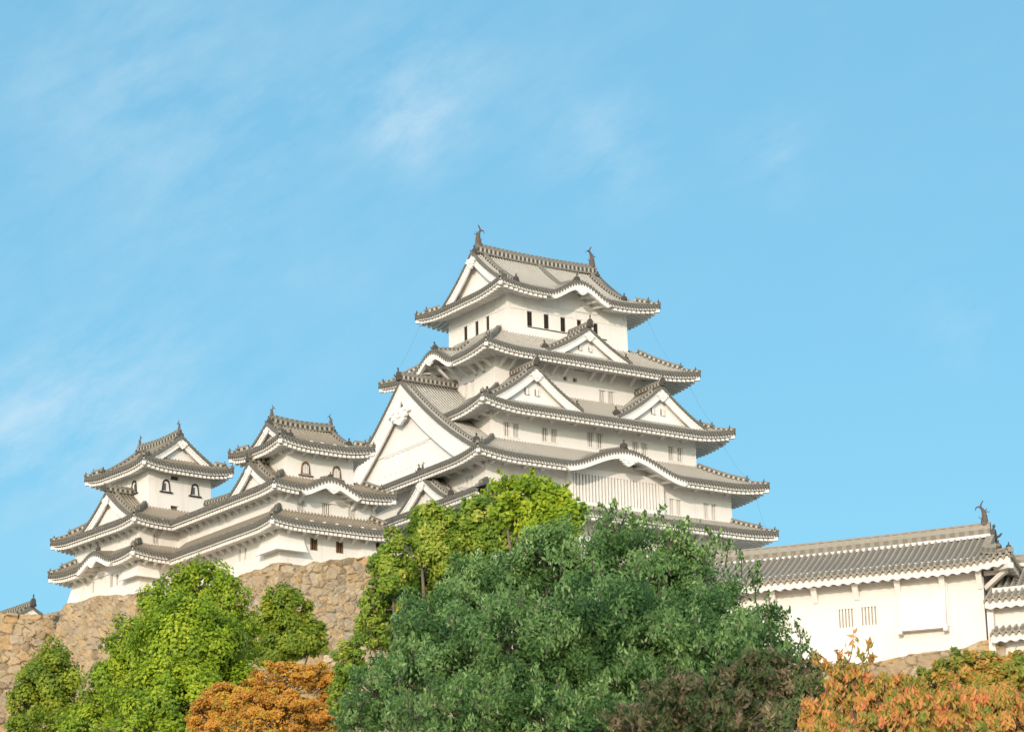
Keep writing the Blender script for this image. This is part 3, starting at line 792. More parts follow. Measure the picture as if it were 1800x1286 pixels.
# ------------------------------------------------------------------ the main keep
def main_keep():
    B = Building('main_keep', 139.4925, 200.9139, 46.0, 0, 'tallest white castle keep of five tiled tiers, with a great gable on its left face', 'castle keep')
    s1 = storey(B, -13, 13, -10.63, 10.63, 46.0, 53.85)
    w2 = [(6.1, 7.42, 54.3, 55.7), (9.87, 11.27, 54.3, 55.72), (-11.2, -9.8, 54.3, 55.7)]
    s2 = storey(B, -13, 13, -10.63, 10.63, 53.85, 57.95, {'S': w2, 'W': [(-8.6, -7.4, 54.7, 56.0)]})
    w4 = [(-9.65, -8.05, 59.88, 61.11), (-5.72, -4.1, 59.92, 61.11), (-.9, .72, 60.0, 61.3), (3.95, 5.57, 59.96, 61.06), (7.86, 9.48, 59.84, 61.11)]
    s4 = storey(B, -10.97, 10.97, -8.437, 8.437, 57.9, 63.1, {'S': w4})
    w5 = [(2.22, 3.88, 64.9, 66.1), (-.45, .87, 67.55, 68.1), (-1.62, -1.2, 66.46, 66.84), (-.58, -.15, 66.46, 66.85), (-4.6, -3.2, 65.0, 66.2), (6.9, 7.5, 67.6, 68.0)]
    w5w = [(-2.75, -1.03, 64.95, 66.3), (-3.35, -2.95, 66.6, 67.0), (-4.5, -4.1, 66.6, 67.0), (2.6, 3.6, 65.6, 66.6)]
    s5 = storey(B, -8.83, 8.83, -6.08, 6.08, 63.4, 69.1, {'S': w5, 'W': w5w})
    w6 = [(-4.3, -3.87, 71.38, 72.76), (-2.52, -2.08, 71.4, 72.75), (-.72, -.29, 71.4, 72.74), (1.05, 1.45, 71.4, 72.76), (2.86, 3.28, 71.4, 72.72)]
    w6w = [(1.72, 2.22, 71.35, 72.78), (-.1, .36, 71.3, 72.78), (-1.85, -1.42, 71.34, 72.78)]
    w6 = [(o[0]-.14, *o[1:]) for o in w6]; w6w = [(o[0], o[1]+.12, *o[2:]) for o in w6w]
    s6 = storey(B, -6.493, 6.493, -4.766, 4.766, 69.4, 75.1, {'S': w6, 'W': w6w}, post=.3)
    fS = lambda y: (lambda u, z, d: np.array([u, y+d, z], float)); fW = lambda x: (lambda u, z, d: np.array([x+d, u, z], float))
    for (lst, f, nb) in ((w2, fS(-10.63), 6), (w4, fS(-8.437), 6)):
        for o in lst: lattice_on(B, f, *o, nb)
    for o in w5: lattice_on(B, fS(-6.08), *o, 6 if o[1]-o[0] > 1 and o[3] < 67 else (5 if o[1]-o[0] > 1 else 0), split=o[3] < 67, back=GAP if o[3] < 67 else DARK)
    for o in w5w: lattice_on(B, fW(-8.83), *o, 6 if o[1]-o[0] > 1.2 else 0)
    lattice_on(B, fW(-13), -8.6, -7.4, 54.7, 56.0, 6)
    # top storey: dark openings, sliding plaster shutters, lintel and posts
    for (lst, f, yy) in ((w6, fS(-4.766), 'S'), (w6w, fW(-6.493), 'W')):
        for o in lst:
            w = lattice_on(B, f, *o, 3, split=False, back=DARK, barm=DARKWOOD, name='window')
            m = MB(); a, b = (o[1]+.02, o[1]+.92) if yy == 'S' else (o[0]-.85, o[0]-.02)
            m.hexa(np.array([f(a, 71.36, -.05), f(b, 71.36, -.05), f(b, 71.36, .0), f(a, 71.36, .0), f(a, 72.72, -.05), f(b, 72.72, -.05), f(b, 72.72, .0), f(a, 72.72, .0)]))
            B.put('shutter', m, B.mp, w)
    m = MB()
    m.box(-6.16, 6.5, -4.766-.05, -4.766, 72.80, 72.95); m.box(-6.493-.05, -6.493, -4.43, 4.8, 72.80, 72.95)
    for x in (-4.65, -2.85, -1.05, .75, 2.55, 4.35): m.box(x, x+.2, -4.766-.035, -4.766, 72.955, 74.3); m.box(x, x+.2, -4.766-.035, -4.766, 71.3, 72.795)
    for y in (-2.9, -1.1, .7, 2.5): m.box(-6.493-.035, -6.493, y, y+.2, 72.955, 74.3)
    B.put('wall_trim', m, B.mp, s6)
    m = MB(); m.box(-4.4, .62, -4.766-.06, -4.766+.0, 71.27, 71.34); m.box(2.8, 4.2, -4.766-.06, -4.766, 71.27, 71.34); B.put('window_sill', m, DARKWOOD, s6)
    # roofs
    r1 = Roof(B, 0, 0, 15.81, 13.44, 52.98, .40, .02, .25, 2.7, dict(S=2.95, W=2.95, E=2.95, N=2.95), 'SE', hips=('SE', 'NE'))
    r1w = Roof(B, 0, 0, 15.81, 13.44, 53.75, .40, .02, .2, 2.7, dict(S=2.95, W=2.95, E=2.95, N=2.95), 'W', hips=('SW', 'NW'), lifts=(), hipornament=False)
    r2 = Roof(B, 0, 0, 15.39, 13.02, 57.1, .42, .028, .48, 2.35, dict(S=4.62, W=4.5, E=4.5, N=4.62), 'SWE', karas=[('S', -.1, 6.3, 1.75)])
    r3 = Roof(B, 0, 0, 13.48, 10.95, 62.1, .45, .03, .64, 2.5, dict(S=4.92, W=4.75, E=4.75, N=4.92), 'SWE')
    r4 = Roof(B, 0, 0, 11.53, 8.77, 67.88, .5, .043, .5, 2.65, dict(S=4.06, W=5.1, E=5.1, N=4.06), 'SWE', karas=[('W', 0, 3.3, 1.45)])
    r5 = Roof(B, 0, 0, 8.68, 6.95, 74.32, .42, .040, .5, 2.15, dict(S=6.95, W=2.6, E=2.6, N=6.95), 'SWEN', karas=[('S', 0, 3.3, 1.35)], ridge='x', dk=1.65)
    za = r5.ze+r5.H(6.95)
    main_ridge(B, r5, (-6.6, 0), (6.6, 0), za-.1, .55, .85, fishsc=1.0, orn=1.1)
    pr5 = lambda s: r5.ze+r5.H(6.95-np.minimum(s, 6.95))+.05
    for sg in (-1, 1):
        gable(B, (sg*7.05, 0), (sg, 0), 5.35, pr5, 75.0, rec=.75, bw=.62, tiles=False, pend=1.15, lower=lambda s: np.full_like(s, 75.4))
    # descending ridges on the top roof
    for sx in (-1, 1):
        m = MB(); yy = np.linspace(-.3, -5.2, 12); zz = r5.ze+r5.H(6.95+yy)
        m.sweep(np.stack([0*yy+sx*5.9, yy, zz], 1), .34, .4); B.put('descending_ridge', m, B.mr, r5.obj)
        ornament(B, r5.obj, sx*5.9, -5.3, r5.ze+r5.H(1.65)+.02, 0, 1.0)
    m = MB(); yy = np.linspace(-.3, -5.9, 12); zz = np.maximum(r5.ze+r5.H(6.95+yy), r5.ze+1.35+.13*(6.95+yy)); m.sweep(np.stack([0*yy, yy, zz], 1), .34, .36); B.put('descending_ridge', m, B.mr, r5.obj)
    ornament(B, r5.obj, 0, -6.3, r5.ze+1.45, 0, 1.05)
    for (rf, x, yb, ye, h) in ((r2, -.1, -9.2, -12.4, 1.75),):
        m = MB(); yy = np.linspace(yb, ye, 8); zz = np.maximum(rf.ze+rf.H(rf.be+yy), rf.ze+h+.13*(rf.be+yy)); m.sweep(np.stack([0*yy+x, yy, zz], 1), .36, .4); B.put('descending_ridge', m, B.mr, rf.obj)
        ornament(B, rf.obj, x, ye-.2, rf.ze+h+.1, 0, 1.2)
    m = MB(); xx = np.linspace(-7.5, -11.0, 8); zz = np.maximum(r4.ze+r4.H(r4.ae+xx), r4.ze+1.45+.13*(r4.ae+xx)); m.sweep(np.stack([xx, 0*xx, zz], 1), .34, .36); B.put('descending_ridge', m, B.mr, r4.obj)
    ornament(B, r4.obj, -11.1, 0, r4.ze+1.5, -math.pi/2, 1.1)
    # pendants of the flame gables
    for (rf, x, y, z, a, sc) in ((r2, -.1, -13.12, r2.ze+1.75-.78, 0, 1.35), (r5, 0, -7.05, r5.ze+1.35-.78, 0, 1.0), (r4, -11.63, 0, r4.ze+1.45-.78, -math.pi/2, 1.1)):
        o = link('pendant', PEND, rf.obj, (x, y, z-B.zb), a); o.scale = (sc, sc, sc*.62)
    # great gable of the west face, dormer gables
    gable(B, (-14.75, 0), (-1, 0), 11.5, tri_prof(11.5, 57.75, 66.1, .28), 57.55, rec=.6, bw=1.5, dp=6.2, pend=1.8, pdz=2.5, pwx=1.5, ridge_h=.7, orn=1.5, verge=.34, bwl=1.12)
    m = MB()
    m.box(-14.23, -14.14, -7.3, 7.3, 60.1, 60.3)
    for y in np.arange(-3.4, 3.6, .85): m.box(-14.2, -14.14, y, y+.3, 58.3, 59.9)
    m.box(-14.22, -14.14, -3.6, 3.7, 59.93, 60.06); B.put('gable_trim', m, B.mp)
    V = lambda c: [(c-1.05, c-.55, 63.62, 64.13), (c-.02, c+.48, 63.62, 64.15)]
    gable(B, (-7.15, -9.9), (0, -1), 4.85, tri_prof(4.85, 62.72, 66.05, .3), 62.4, rec=.5, bw=.62, dp=3.9, pend=.95, orn=1.45, vents=[(-.95, -.45, 63.5, 64.05), (.1, .6, 63.5, 64.1)])
    gable(B, (6.3, -9.9), (0, -1), 4.85, tri_prof(4.85, 62.72, 66.05, .3), 62.4, rec=.5, bw=.62, dp=3.9, pend=.95, orn=1.45, vents=[(-.95, -.45, 63.5, 64.05), (.1, .6, 63.5, 64.1)])
    gable(B, (.06, -7.85), (0, -1), 4.6, tri_prof(4.6, 68.42, 71.05, .3), 68.2, rec=.5, bw=.55, dp=3.15, pend=.8, orn=1.5, vents=[(-.9, -.5, 69.0, 69.4), (.2, .6, 69.0, 69.45)])
    gable(B, (-15.1, -3.75), (-1, 0), 3.85, tri_prof(3.85, 54.15, 56.75, .28), 53.9, rec=.6, bw=.62, dp=2.2, pend=.95, orn=1.3, fishsc=.4)
    # lattice bay on the south face
    m = MB(); m.box(-4.95, 5.15, -11.12, -10.6, 53.55, 54.3); m.box(-4.95, 5.15, -11.12, -10.6, 56.72, 57.25); m.box(-4.95, 5.15, -10.78, -10.6, 54.3, 56.72)
    for x0 in (-4.95, 4.7): m.box(x0, x0+.45, -11.14, -10.79, 54.25, 56.75)
    b = B.put('lattice_bay', m, B.mp)
    m = MB()
    for x in np.linspace(-4.3, 4.5, 27): m.box(x-.095, x+.095, -11.11, -10.93, 54.3, 56.72)
    B.put('lattice', m, B.mp, b)
    m = MB(); m.add(np.array([(-4.9, -10.80, 54.3), (5.1, -10.80, 54.3), (5.1, -10.80, 56.7), (-4.9, -10.80, 56.7)]), [(0, 1, 2, 3)]); B.put('lattice_back', m, GAP, b)
    # brackets
    brackets(B, s5, 'S', -6.08, [-8.3, -7.2, -4.1, -2.9, -1.7, 1.2, 2.3, 3.4, 5.6, 7.8], 68.05, 1.7, 1.25)
    brackets(B, s5, 'W', -8.83, [-5.6, -4.4, -3.2, -1.9, -.7, .6, 1.9, 3.2, 4.5], 68.05, 1.7, 1.25)
    brackets(B, s4, 'S', -8.437, [-10.6, -9.4, -7, -4.8, -2.4, 0, 2.4, 4.8, 7, 9.4], 62.15, 1.6, .5, .3)
    brackets(B, s4, 'W', -10.97, [-8.0, -6.6, -5.0, -3.4], 62.15, 1.6, .6, .3)
    brackets(B, s2, 'S', -10.63, [-12.6, -11.2, -9.2, -7.4, 6.6, 8.8, 10.6, 12.4], 57.15, 1.6, .5, .3)
    brackets(B, s2, 'W', -13, [-10.2, -8.8, -7.0, -5.2], 57.1, 1.6, .6, .3)
    brackets(B, s1, 'S', -10.63, [6.6, 8.8, 10.6, 12.4], 53.0, 1.7, .9, .25)
    # lightning wires from the eave corners
    for (p, q, sag) in (((8.5, -5.2, 73.9), (10.2, -6.9, 69.1), .5), ((-8.5, 6.6, 73.7), (-10.6, 8.0, 68.9), .4), ((11.3, -7.5, 67.3), (12.9, -9.3, 63.0), .4), ((13.2, -9.6, 61.5), (14.8, -11.4, 58.0), .4), ((15.1, -11.6, 56.5), (15.4, -12.4, 53.6), .3)):
        p, q = np.array(p), np.array(q); t = np.linspace(0, 1, 9)[:, None]; pa = p+(q-p)*t; pa[:, 2] -= sag*np.sin(np.pi*t[:, 0])
        m = MB(); m.tube(pa, .009, 5); m.tube(np.array([p+[-.45*np.sign(p[0]), 0, .25], p]), .04, 5); B.put('lightning_cable', m, METAL)
main_keep()

# ------------------------------------------------------------------ west keep, gallery, northwest keep
def west_keep():
    B = Building('west_keep', 103.82, 185.0, 44.0, 2.0, 'smaller white keep with brown arched windows, in the middle between the other two towers', 'castle keep', PLASTER_OLD, TILE_OLD, RIDGE_OLD)
    fS = lambda y: (lambda u, z, d: np.array([u, y+d, z], float)); fW = lambda x: (lambda u, z, d: np.array([x+d, u, z], float))
    o1 = [(2.75, 3.4, 46.2, 47.15), (5.1, 5.76, 46.22, 47.13)]; o1w = [(5.88, 6.17, 46.1, 47.08), (5.0, 5.28, 46.1, 47.05)]
    s1 = storey(B, 0, 8.8, 0, 6.9, 44.0, 48.3, {'S': o1, 'W': o1w})
    for o in o1:
        w = lattice_on(B, fS(0), *o, 3, split=False, back=DARK, barm=WOOD, depth=.16)
        m = MB(); u0, u1, z0, z1 = o
        for (a, b, c, e) in ((u0-.0, u0+.06, z0, z1), (u1-.06, u1, z0, z1), (u0+.06, u1-.06, z1-.06, z1), (u0+.06, u1-.06, z0, z0+.06), (u0+.06, u1-.06, z0+.45, z0+.5)): m.box(a, b, -.02, .06, c, e)
        B.put('frame', m, WOOD, w)
    for o in o1w: lattice_on(B, fW(0), *o, 0, back=WOOD, depth=.2)
    o2 = [(1.6, 2.3, 49.18, 50.0), (3.86, 4.68, 49.18, 50.04), (6.26, 7.02, 49.18, 50.02)]
    o2h = [(3.5, 4.3, 50.55, 50.75), (4.75, 5.5, 50.55, 50.75)]
    s2 = storey(B, 0, 8.8, 0, 6.9, 48.3, 51.2, {'S': o2+o2h})
    for o in o2: lattice_on(B, fS(0), *o, 4, split=False)
    for o in o2h: lattice_on(B, fS(0), *o, 0, back=DARK)
    o3 = [(3.6, 4.25, 54.05, 54.3)]
    s3 = storey(B, .75, 6.9, .2, 4.9, 50.9, 55.0, {'S': o3}); lattice_on(B, fS(.2), *o3[0], 0)
    arch_window(B, fS(.2), 2.45, 52.14, .9, 1.08, WOOD, 'bars'); arch_window(B, fS(.2), 5.3, 52.14, .9, 1.08, WOOD, 'bars')
    h2 = ('SW', 'SE')
    r1 = Roof(B, 4.1, 2.7, 5.85, 4.4, 47.97, .58, .08, .3, 1.65, dict(S=1.75, W=1.75, E=1.75, N=1.75), 'SWE', hips=h2, raft=.4, LD=3, orn=.9)
    r2 = Roof(B, 4.12, 2.75, 5.63, 4.35, 50.87, .5, .05, .24, 1.55, dict(S=1.95, W=2.4, E=2.9, N=1.9), 'SWE', hips=h2, karas=[('S', -.32, 2.65, .88)], raft=.4, LD=3, orn=.9)
    r3 = Roof(B, 3.5, 2.45, 4.35, 3.85, 54.38, .4, .045, .42, 1.5, dict(S=3.85, W=1.9, E=1.9, N=3.85), 'SWEN', ridge='x', dk=1.2, raft=.4, LD=3.2, orn=.9)
    za = r3.ze+r3.H(3.85); main_ridge(B, r3, (.6, 2.45), (6.4, 2.45), za-.08, .42, .62, fishsc=.5, orn=.9)
    pr = lambda s: r3.ze+r3.H(3.85-np.minimum(s, 3.85))+.05
    for sg in (-1, 1): gable(B, (3.5+sg*3.2, 2.45), (sg, 0), 2.75, pr, 55.0, rec=.5, bw=.4, tiles=False, pend=.6, lower=lambda s: np.full_like(s, 55.05))
    for sx in (-1, 1):
        m = MB(); yy = np.linspace(2.2, -.2, 8); m.sweep(np.stack([0*yy+3.5+sx*2.7, yy, r3.ze+r3.H(yy+1.4)], 1), .3, .3); B.put('descending_ridge', m, B.mr, r3.obj)
        ornament(B, r3.obj, 3.5+sx*2.7, -.25, r3.ze+r3.H(1.1), 0, .9)
    gable(B, (-1.0, 2.95), (-1, 0), 3.35, tri_prof(3.35, 51.05, 53.35, .28), 50.9, rec=.5, bw=.5, dp=1.9, pend=.7, orn=.9)
    o = link('pendant', PEND, r2.obj, (3.8, -1.7, r2.ze+.88-.78-B.zb), 0); o.scale = (.9, .9, .55)
    m = MB(); yy = np.linspace(.0, -1.2, 5); m.sweep(np.stack([0*yy+3.8, yy, r2.ze+.9+.13*(yy+1.6)], 1), .3, .26); B.put('descending_ridge', m, B.mr, r2.obj); ornament(B, r2.obj, 3.8, -1.3, r2.ze+.92, 0, .7)
    bay(B, 0, 1.95, 0, 2.3, 47.55, 45.85, .75, .85)
    bay(B, 7.35, 8.75, 0, .2, 47.3, 45.5, 0, .6, lip=False)
    brackets(B, s1, 'S', 0, [.6, 2.0, 3.15, 4.3, 5.45, 6.6, 7.75], 48.0, 1.25, .85)
    brackets(B, s1, 'W', 0, [.5, 1.6, 2.7, 3.8, 4.9, 6.0], 48.0, 1.25, .85)
    brackets(B, s2, 'S', 0, [.5, 1.75, 6.6, 7.6, 8.5], 50.75, 1.2, .9)
    brackets(B, s2, 'W', 0, [.6, 1.7, 2.8, 3.9, 5.0, 6.1], 50.75, 1.2, .75)
    brackets(B, s3, 'S', .2, [1.1, 2.2, 3.2, 4.35, 5.4, 6.4], 54.4, 1.1, .7)
    brackets(B, s3, 'W', .75, [.8, 2.0, 3.2, 4.4], 54.4, 1.1, .7)
west_keep()

def gallery():
    B = Building('connecting_gallery', 103.82, 185.0, 44.0, 2.0, 'long two-storey white gallery joining the arched-window keep to the leftmost keep', 'gallery', PLASTER_OLD, TILE_OLD, RIDGE_OLD)
    fW = lambda x: (lambda u, z, d: np.array([x+d, u, z], float))
    s1 = storey(B, .02, 5.2, 6.91, 17.2, 44.0, 48.3, {'W': [(9.6, 9.95, 46.2, 47.1), (12.4, 12.75, 46.2, 47.1)]})
    for a in (9.6, 12.4): lattice_on(B, fW(.02), a, a+.35, 46.2, 47.1, 0, back=WOOD)
    o2 = [(7.6, 8.35, 49.3, 50.25), (8.7, 9.4, 49.3, 50.25), (12.2, 12.95, 49.3, 50.25)]
    s2 = storey(B, .02, 5.2, 6.91, 17.2, 48.3, 51.1, {'W': o2}, depth=.1)
    for o in o2: lattice_on(B, fW(.02), *o, 0, back=B.mp, depth=.08)
    m = MB()
    for y in (10.5, 14.0): m.box(-.06, .02, y, y+.2, 48.9, 50.3)
    B.put('wall_trim', m, B.mp, s2)
    Roof(B, 4.1, 10.86, 5.85, 3.76, 47.97, .58, .08, 0, 1.65, dict(S=1.75, W=1.75, E=1.75, N=1.75), 'W', hips=(), raft=.4)
    r2 = Roof(B, 1.75, 10.86, 3.25, 3.76, 50.87, .42, .02, 0, 1.55, dict(S=3.2, W=3.25, E=3.25, N=3.2), 'WE', hips=(), raft=.4)
    main_ridge(B, r2, (1.75, 5.5), (1.75, 14.6), r2.ze+r2.H(3.25)-.05, .35, .36, ends=(0, 0))
    brackets(B, s1, 'W', .02, np.arange(7.3, 15, 1.1), 48.0, 1.25, .85)
    brackets(B, s2, 'W', .02, np.arange(7.3, 15, 1.1), 50.75, 1.2, .75)
gallery()

def northwest_keep():
    B = Building('northwest_keep', 99.64, 200.56, 44.0, 5.0, 'leftmost white keep with small black arched windows above a stone rampart corner', 'castle keep', PLASTER_OLD, TILE_OLD, RIDGE_OLD)
    fS = lambda y: (lambda u, z, d: np.array([u, y+d, z], float)); fW = lambda x: (lambda u, z, d: np.array([x+d, u, z], float))
    o1 = [(4.1, 4.5, 46.1, 47.15), (3.2, 3.53, 46.12, 47.06), (7.0, 7.28, 46.15, 47.08)]
    s1 = storey(B, 0, 9, 0, 10.2, 44.0, 48.4, {'W': o1})
    for o in o1: lattice_on(B, fW(0), *o, 0, back=DARK, depth=.2)
    o2 = [(1.26, 1.92, 49.13, 49.95)]; o2w = [(1.6, 2.1, 49.3, 50.0), (2.9, 3.4, 49.3, 50.0)]
    s2 = storey(B, 0, 9, 0, 10.2, 48.4, 51.3, {'S': o2, 'W': o2w}); lattice_on(B, fS(0), *o2[0], 4, split=False)
    for o in o2w: lattice_on(B, fW(0), *o, 0, back=B.mp, depth=.1)
    o3 = [(3.63, 4.42, 55.0, 55.35), (3.66, 4.4, 52.42, 52.83)]
    s3 = storey(B, 1.5, 7.55, 1.2, 7.75, 51.4, 56.4, {'S': o3})
    for o in o3: lattice_on(B, fS(1.2), *o, 0)
    arch_window(B, fS(1.2), 3.16, 53.92, .84, 1.02, DARKWOOD, 'open'); arch_window(B, fS(1.2), 5.96, 53.92, .84, 1.02, DARKWOOD, 'open')
    arch_window(B, fW(1.5), 3.37, 53.97, .86, 1.1, DARKWOOD, 'open')
    r1 = Roof(B, 4.4, 4.9, 6.1, 6.6, 48.05, .55, .03, .32, 1.65, dict(S=1.75, W=1.75, E=1.75, N=1.75), 'SWN', karas=[('W', .5, 2.75, .88)], raft=.4, LD=3, orn=.85)
    r2 = Roof(B, 4.4, 5.05, 5.9, 6.55, 50.87, .5, .04, .32, 1.45, dict(S=2.75, W=3.05, E=2.8, N=3), 'SWN', raft=.4, LD=3, orn=.85)
    r3 = Roof(B, 4.5, 4.45, 4.33, 4.62, 56.02, .45, .043, .36, 1.3, dict(S=1.7, W=4.33, E=4.33, N=1.7), 'SWEN', ridge='y', dk=1.15, raft=.4, LD=3, orn=.85)
    za = r3.ze+r3.H(4.33); main_ridge(B, r3, (4.5, 1.2), (4.5, 7.7), za-.08, .42, .58, fishsc=.5, orn=.9)
    pr = lambda s: r3.ze+r3.H(4.33-np.minimum(s, 4.33))+.05
    for sg in (-1, 1): gable(B, (4.5, 4.45+sg*3.55), (0, sg), 3.25, pr, 56.5, rec=.5, bw=.42, tiles=False, pend=.75, lower=lambda s: np.full_like(s, 56.55))
    for sy in (-1, 1):
        m = MB(); xx = np.linspace(4.2, 1.0, 8); m.sweep(np.stack([xx, 0*xx+4.45+sy*3.0, r3.ze+r3.H(xx-.17)], 1), .3, .3); B.put('descending_ridge', m, B.mr, r3.obj)
        ornament(B, r3.obj, .95, 4.45+sy*3.0, r3.ze+r3.H(.85), -math.pi/2, .8)
    gable(B, (-1.0, 3.6), (-1, 0), 4.05, tri_prof(4.05, 51.05, 53.85, .28), 50.9, rec=.5, bw=.5, dp=2.6, pend=.8, orn=.9)
    m = MB(); yy = np.linspace(1.1, .2, 4)
    o = link('pendant', PEND, r1.obj, (-1.8, 4.4, r1.ze+.88-.8-B.zb), -math.pi/2); o.scale = (.9, .9, .6)
    ornament(B, r1.obj, -1.2, 4.4, r1.ze+1.0, -math.pi/2, .8)
    bay(B, 0, 1.6, 0, 1.95, 47.6, 46.25, .7, .7)
    bay(B, 0, 1.0, 8.3, 10.25, 47.6, 45.4, .75, 0, lip=False)
    brackets(B, s1, 'W', 0, [.4, 1.3, 7.4, 8.4, 9.4], 48.0, 1.25, .85)
    brackets(B, s1, 'S', 0, [.3, 1.2, 2.1], 48.0, 1.25, .85)
    brackets(B, s2, 'W', 0, np.arange(.4, 10, 1.05), 50.75, 1.15, .75)
    brackets(B, s2, 'S', 0, [.3, 1.2, 2.1], 50.75, 1.15, .75)
northwest_keep()

# ------------------------------------------------------------------ buildings on the right and at the far left
def storehouse():
    B = Building('storehouse', 89.88, 93.92, 21.0, -54.0, 'long low white storehouse with a grey ribbed roof, right of the big dark tree', 'storehouse', PLASTER_WING, TILE_WING, RIDGE_WING, pitch=.305)
    fS = lambda u, z, d: np.array([u, 0+d, z], float)
    ow = [(-6.85, -6.1, 23.97, 24.86), (-5.76, -4.98, 24.0, 24.87)]
    s1 = storey(B, -24, 0, 0, 6, 20.6, 26.75, {'S': ow})
    for o in ow: lattice_on(B, fS, *o, 5, split=False, depth=.12, back=PALE_GAP, barw=.26)
    r = Roof(B, -11.3, 3, 12.85, 3.95, 26.42, .42, .022, .3, .85, dict(S=3.95, W=1.6, E=1.6, N=3.95), 'SEN', ridge='x', dk=1.45, raft=.42, LD=3, orn=.9, drop=.2, wavy=True)
    za = r.ze+r.H(3.95); main_ridge(B, r, (-22.6, 3), (.05, 3), za-.22, .42, .6, fishsc=0, orn=.95, ends=(0, 1))
    fish(B, r.obj, -.25, 3, za+.55, math.pi, .62)
    pr = lambda s: r.ze+r.H(3.95-np.minimum(s, 3.95))+.05
    gable(B, (.15, 3), (1, 0), 2.5, pr, 27.0, rec=.4, bw=.4, tiles=False, pend=.6, lower=lambda s: np.full_like(s, 27.0))
    m = MB(); m.hexa(np.array([(-3.9, -.05, 23.62), (-1.75, -.05, 23.62), (-1.75, .02, 23.62), (-3.9, .02, 23.62), (-3.9, -.04, 26.1), (-1.75, -.04, 26.1), (-1.75, .02, 26.1), (-3.9, .02, 26.1)]))
    m = MB(); m.hexa(np.array([(-3.92, -.36, 23.62), (-1.73, -.36, 23.62), (-1.73, .02, 23.62), (-3.92, .02, 23.62), (-3.92, -.06, 26.1), (-1.73, -.06, 26.1), (-1.73, .02, 26.1), (-3.92, .02, 26.1)]))
    m.box(-4.02, -3.925, -.10, .01, 23.62, 26.1); m.box(-1.725, -1.63, -.10, .01, 23.62, 26.1)
    b = B.put('stone_drop_bay', m, B.mp); m = MB(); m.box(-3.98, -1.68, -.46, -.1, 23.5, 23.61); m.box(-4.0, -3.8, -.5, -.1, 23.36, 23.49); m.box(-1.86, -1.66, -.5, -.1, 23.36, 23.49); B.put('bay_sill', m, B.mp, b)
    brackets(B, s1, 'S', 0, [-12.0, -9.94, -7.92, -5.93, -3.92, -1.82, -.08], 26.15, .6, .85, .26)
    m = MB(); m.bar((.1, .3, 25.3), (1.2, -.35, 25.95), .2, .22); m.bar((.1, .1, 25.95), (1.2, .1, 25.95), .2, .2); B.put('corner_bracket', m, B.mp)
    m = MB(); m.tube([(.02, -.05, 22.4), (.02, -.05, 24.2), (.05, -.05, 25.8)], .025, 6); B.put('conductor', m, B.mp)
    for (x, z) in ((-7.35, 23.9), (-5.1, 23.55), (-2.6, 23.3)):
        m = MB(); m.box(x-.12, x+.12, -.02, .01, z-.12, z+.12); B.put('loophole_lid', m, B.mp)
storehouse()
def gatehouse():
    B = Building('gatehouse', 89.88, 93.92, 19.0, -58.0, 'white wall with two stacked tiled roofs at the right edge, beyond the storehouse', 'gatehouse', PLASTER_WING, TILE_WING, RIDGE_WING, pitch=.305)
    storey(B, .45, 10, -.05, 4.6, 19.0, 25.2)
    r = Roof(B, 5.2, 2.0, 5.0, 2.75, 24.7, .56, .04, 0, .7, dict(S=2.75, N=2.75, E=1, W=1), 'SN', hips=(), raft=.42, drop=.2, wavy=True)
    main_ridge(B, r, (.25, 2), (10.1, 2), r.ze+r.H(2.75)-.05, .4, .45, ends=(1, 0), orn=.8)
    Roof(B, 5.3, 2.0, 4.9, 2.8, 23.12, .4, .02, 0, .6, dict(S=.85, N=.85, E=1, W=1), 'S', hips=(), raft=.42, drop=.2, wavy=True)
    m = MB(); m.box(.2, .5, -.35, -.04, 21.5, 24.3); B.put('corner_post', m, B.mp)
gatehouse()
def far_turret():
    p = at(57, 1055, 258); q = p
    B = Building('far_turret', p[0], p[1], p[2]-7, 4.0, 'distant small turret roof with a finial, peeping over the left rampart', 'turret', PLASTER_OLD, TILE_OLD, RIDGE_OLD)
    z = p[2]-.6
    storey(B, -2.6, 2.6, .6, 12, z-6.5, z-1.6)
    gable(B, (0, 0), (0, -1), 3.3, tri_prof(3.3, z-1.7, z, .25), z-1.9, rec=.6, bw=.4, dp=12, pend=.5, orn=1.5)
    m = MB()
    for k in range(4): m.tube([(1.3+.35*k, .6, z-1.4), (1.3+.35*k, .6, z-.2-.2*(k % 2))], .03, 5)
    m.tube([(1.1, .6, z-.75), (2.6, .6, z-.75)], .03, 5); m.tube([(1.1, .6, z-1.1), (2.6, .6, z-1.1)], .03, 5); B.put('railing', m, METAL)
far_turret()
def low_wall():
    B = Building('plaster_wall', 103.82, 185.0, 44.0, 2.0, 'short tile-capped white wall partly hidden by foliage, right of the brown-windowed keep', 'wall', PLASTER_OLD, TILE_OLD, RIDGE_OLD)
    storey(B, 8.95, 17, -.1, .3, 44.0, 47.0)
    r = Roof(B, 13.0, .1, 4.0, .85, 46.95, .5, 0, 0, .6, dict(S=.85, N=.85, E=1, W=1), 'SN', hips=(), raft=.4, drop=.2)
    main_ridge(B, r, (9.1, .1), (17, .1), r.ze+.4, .3, .3, ends=(1, 0), orn=.6)
low_wall()

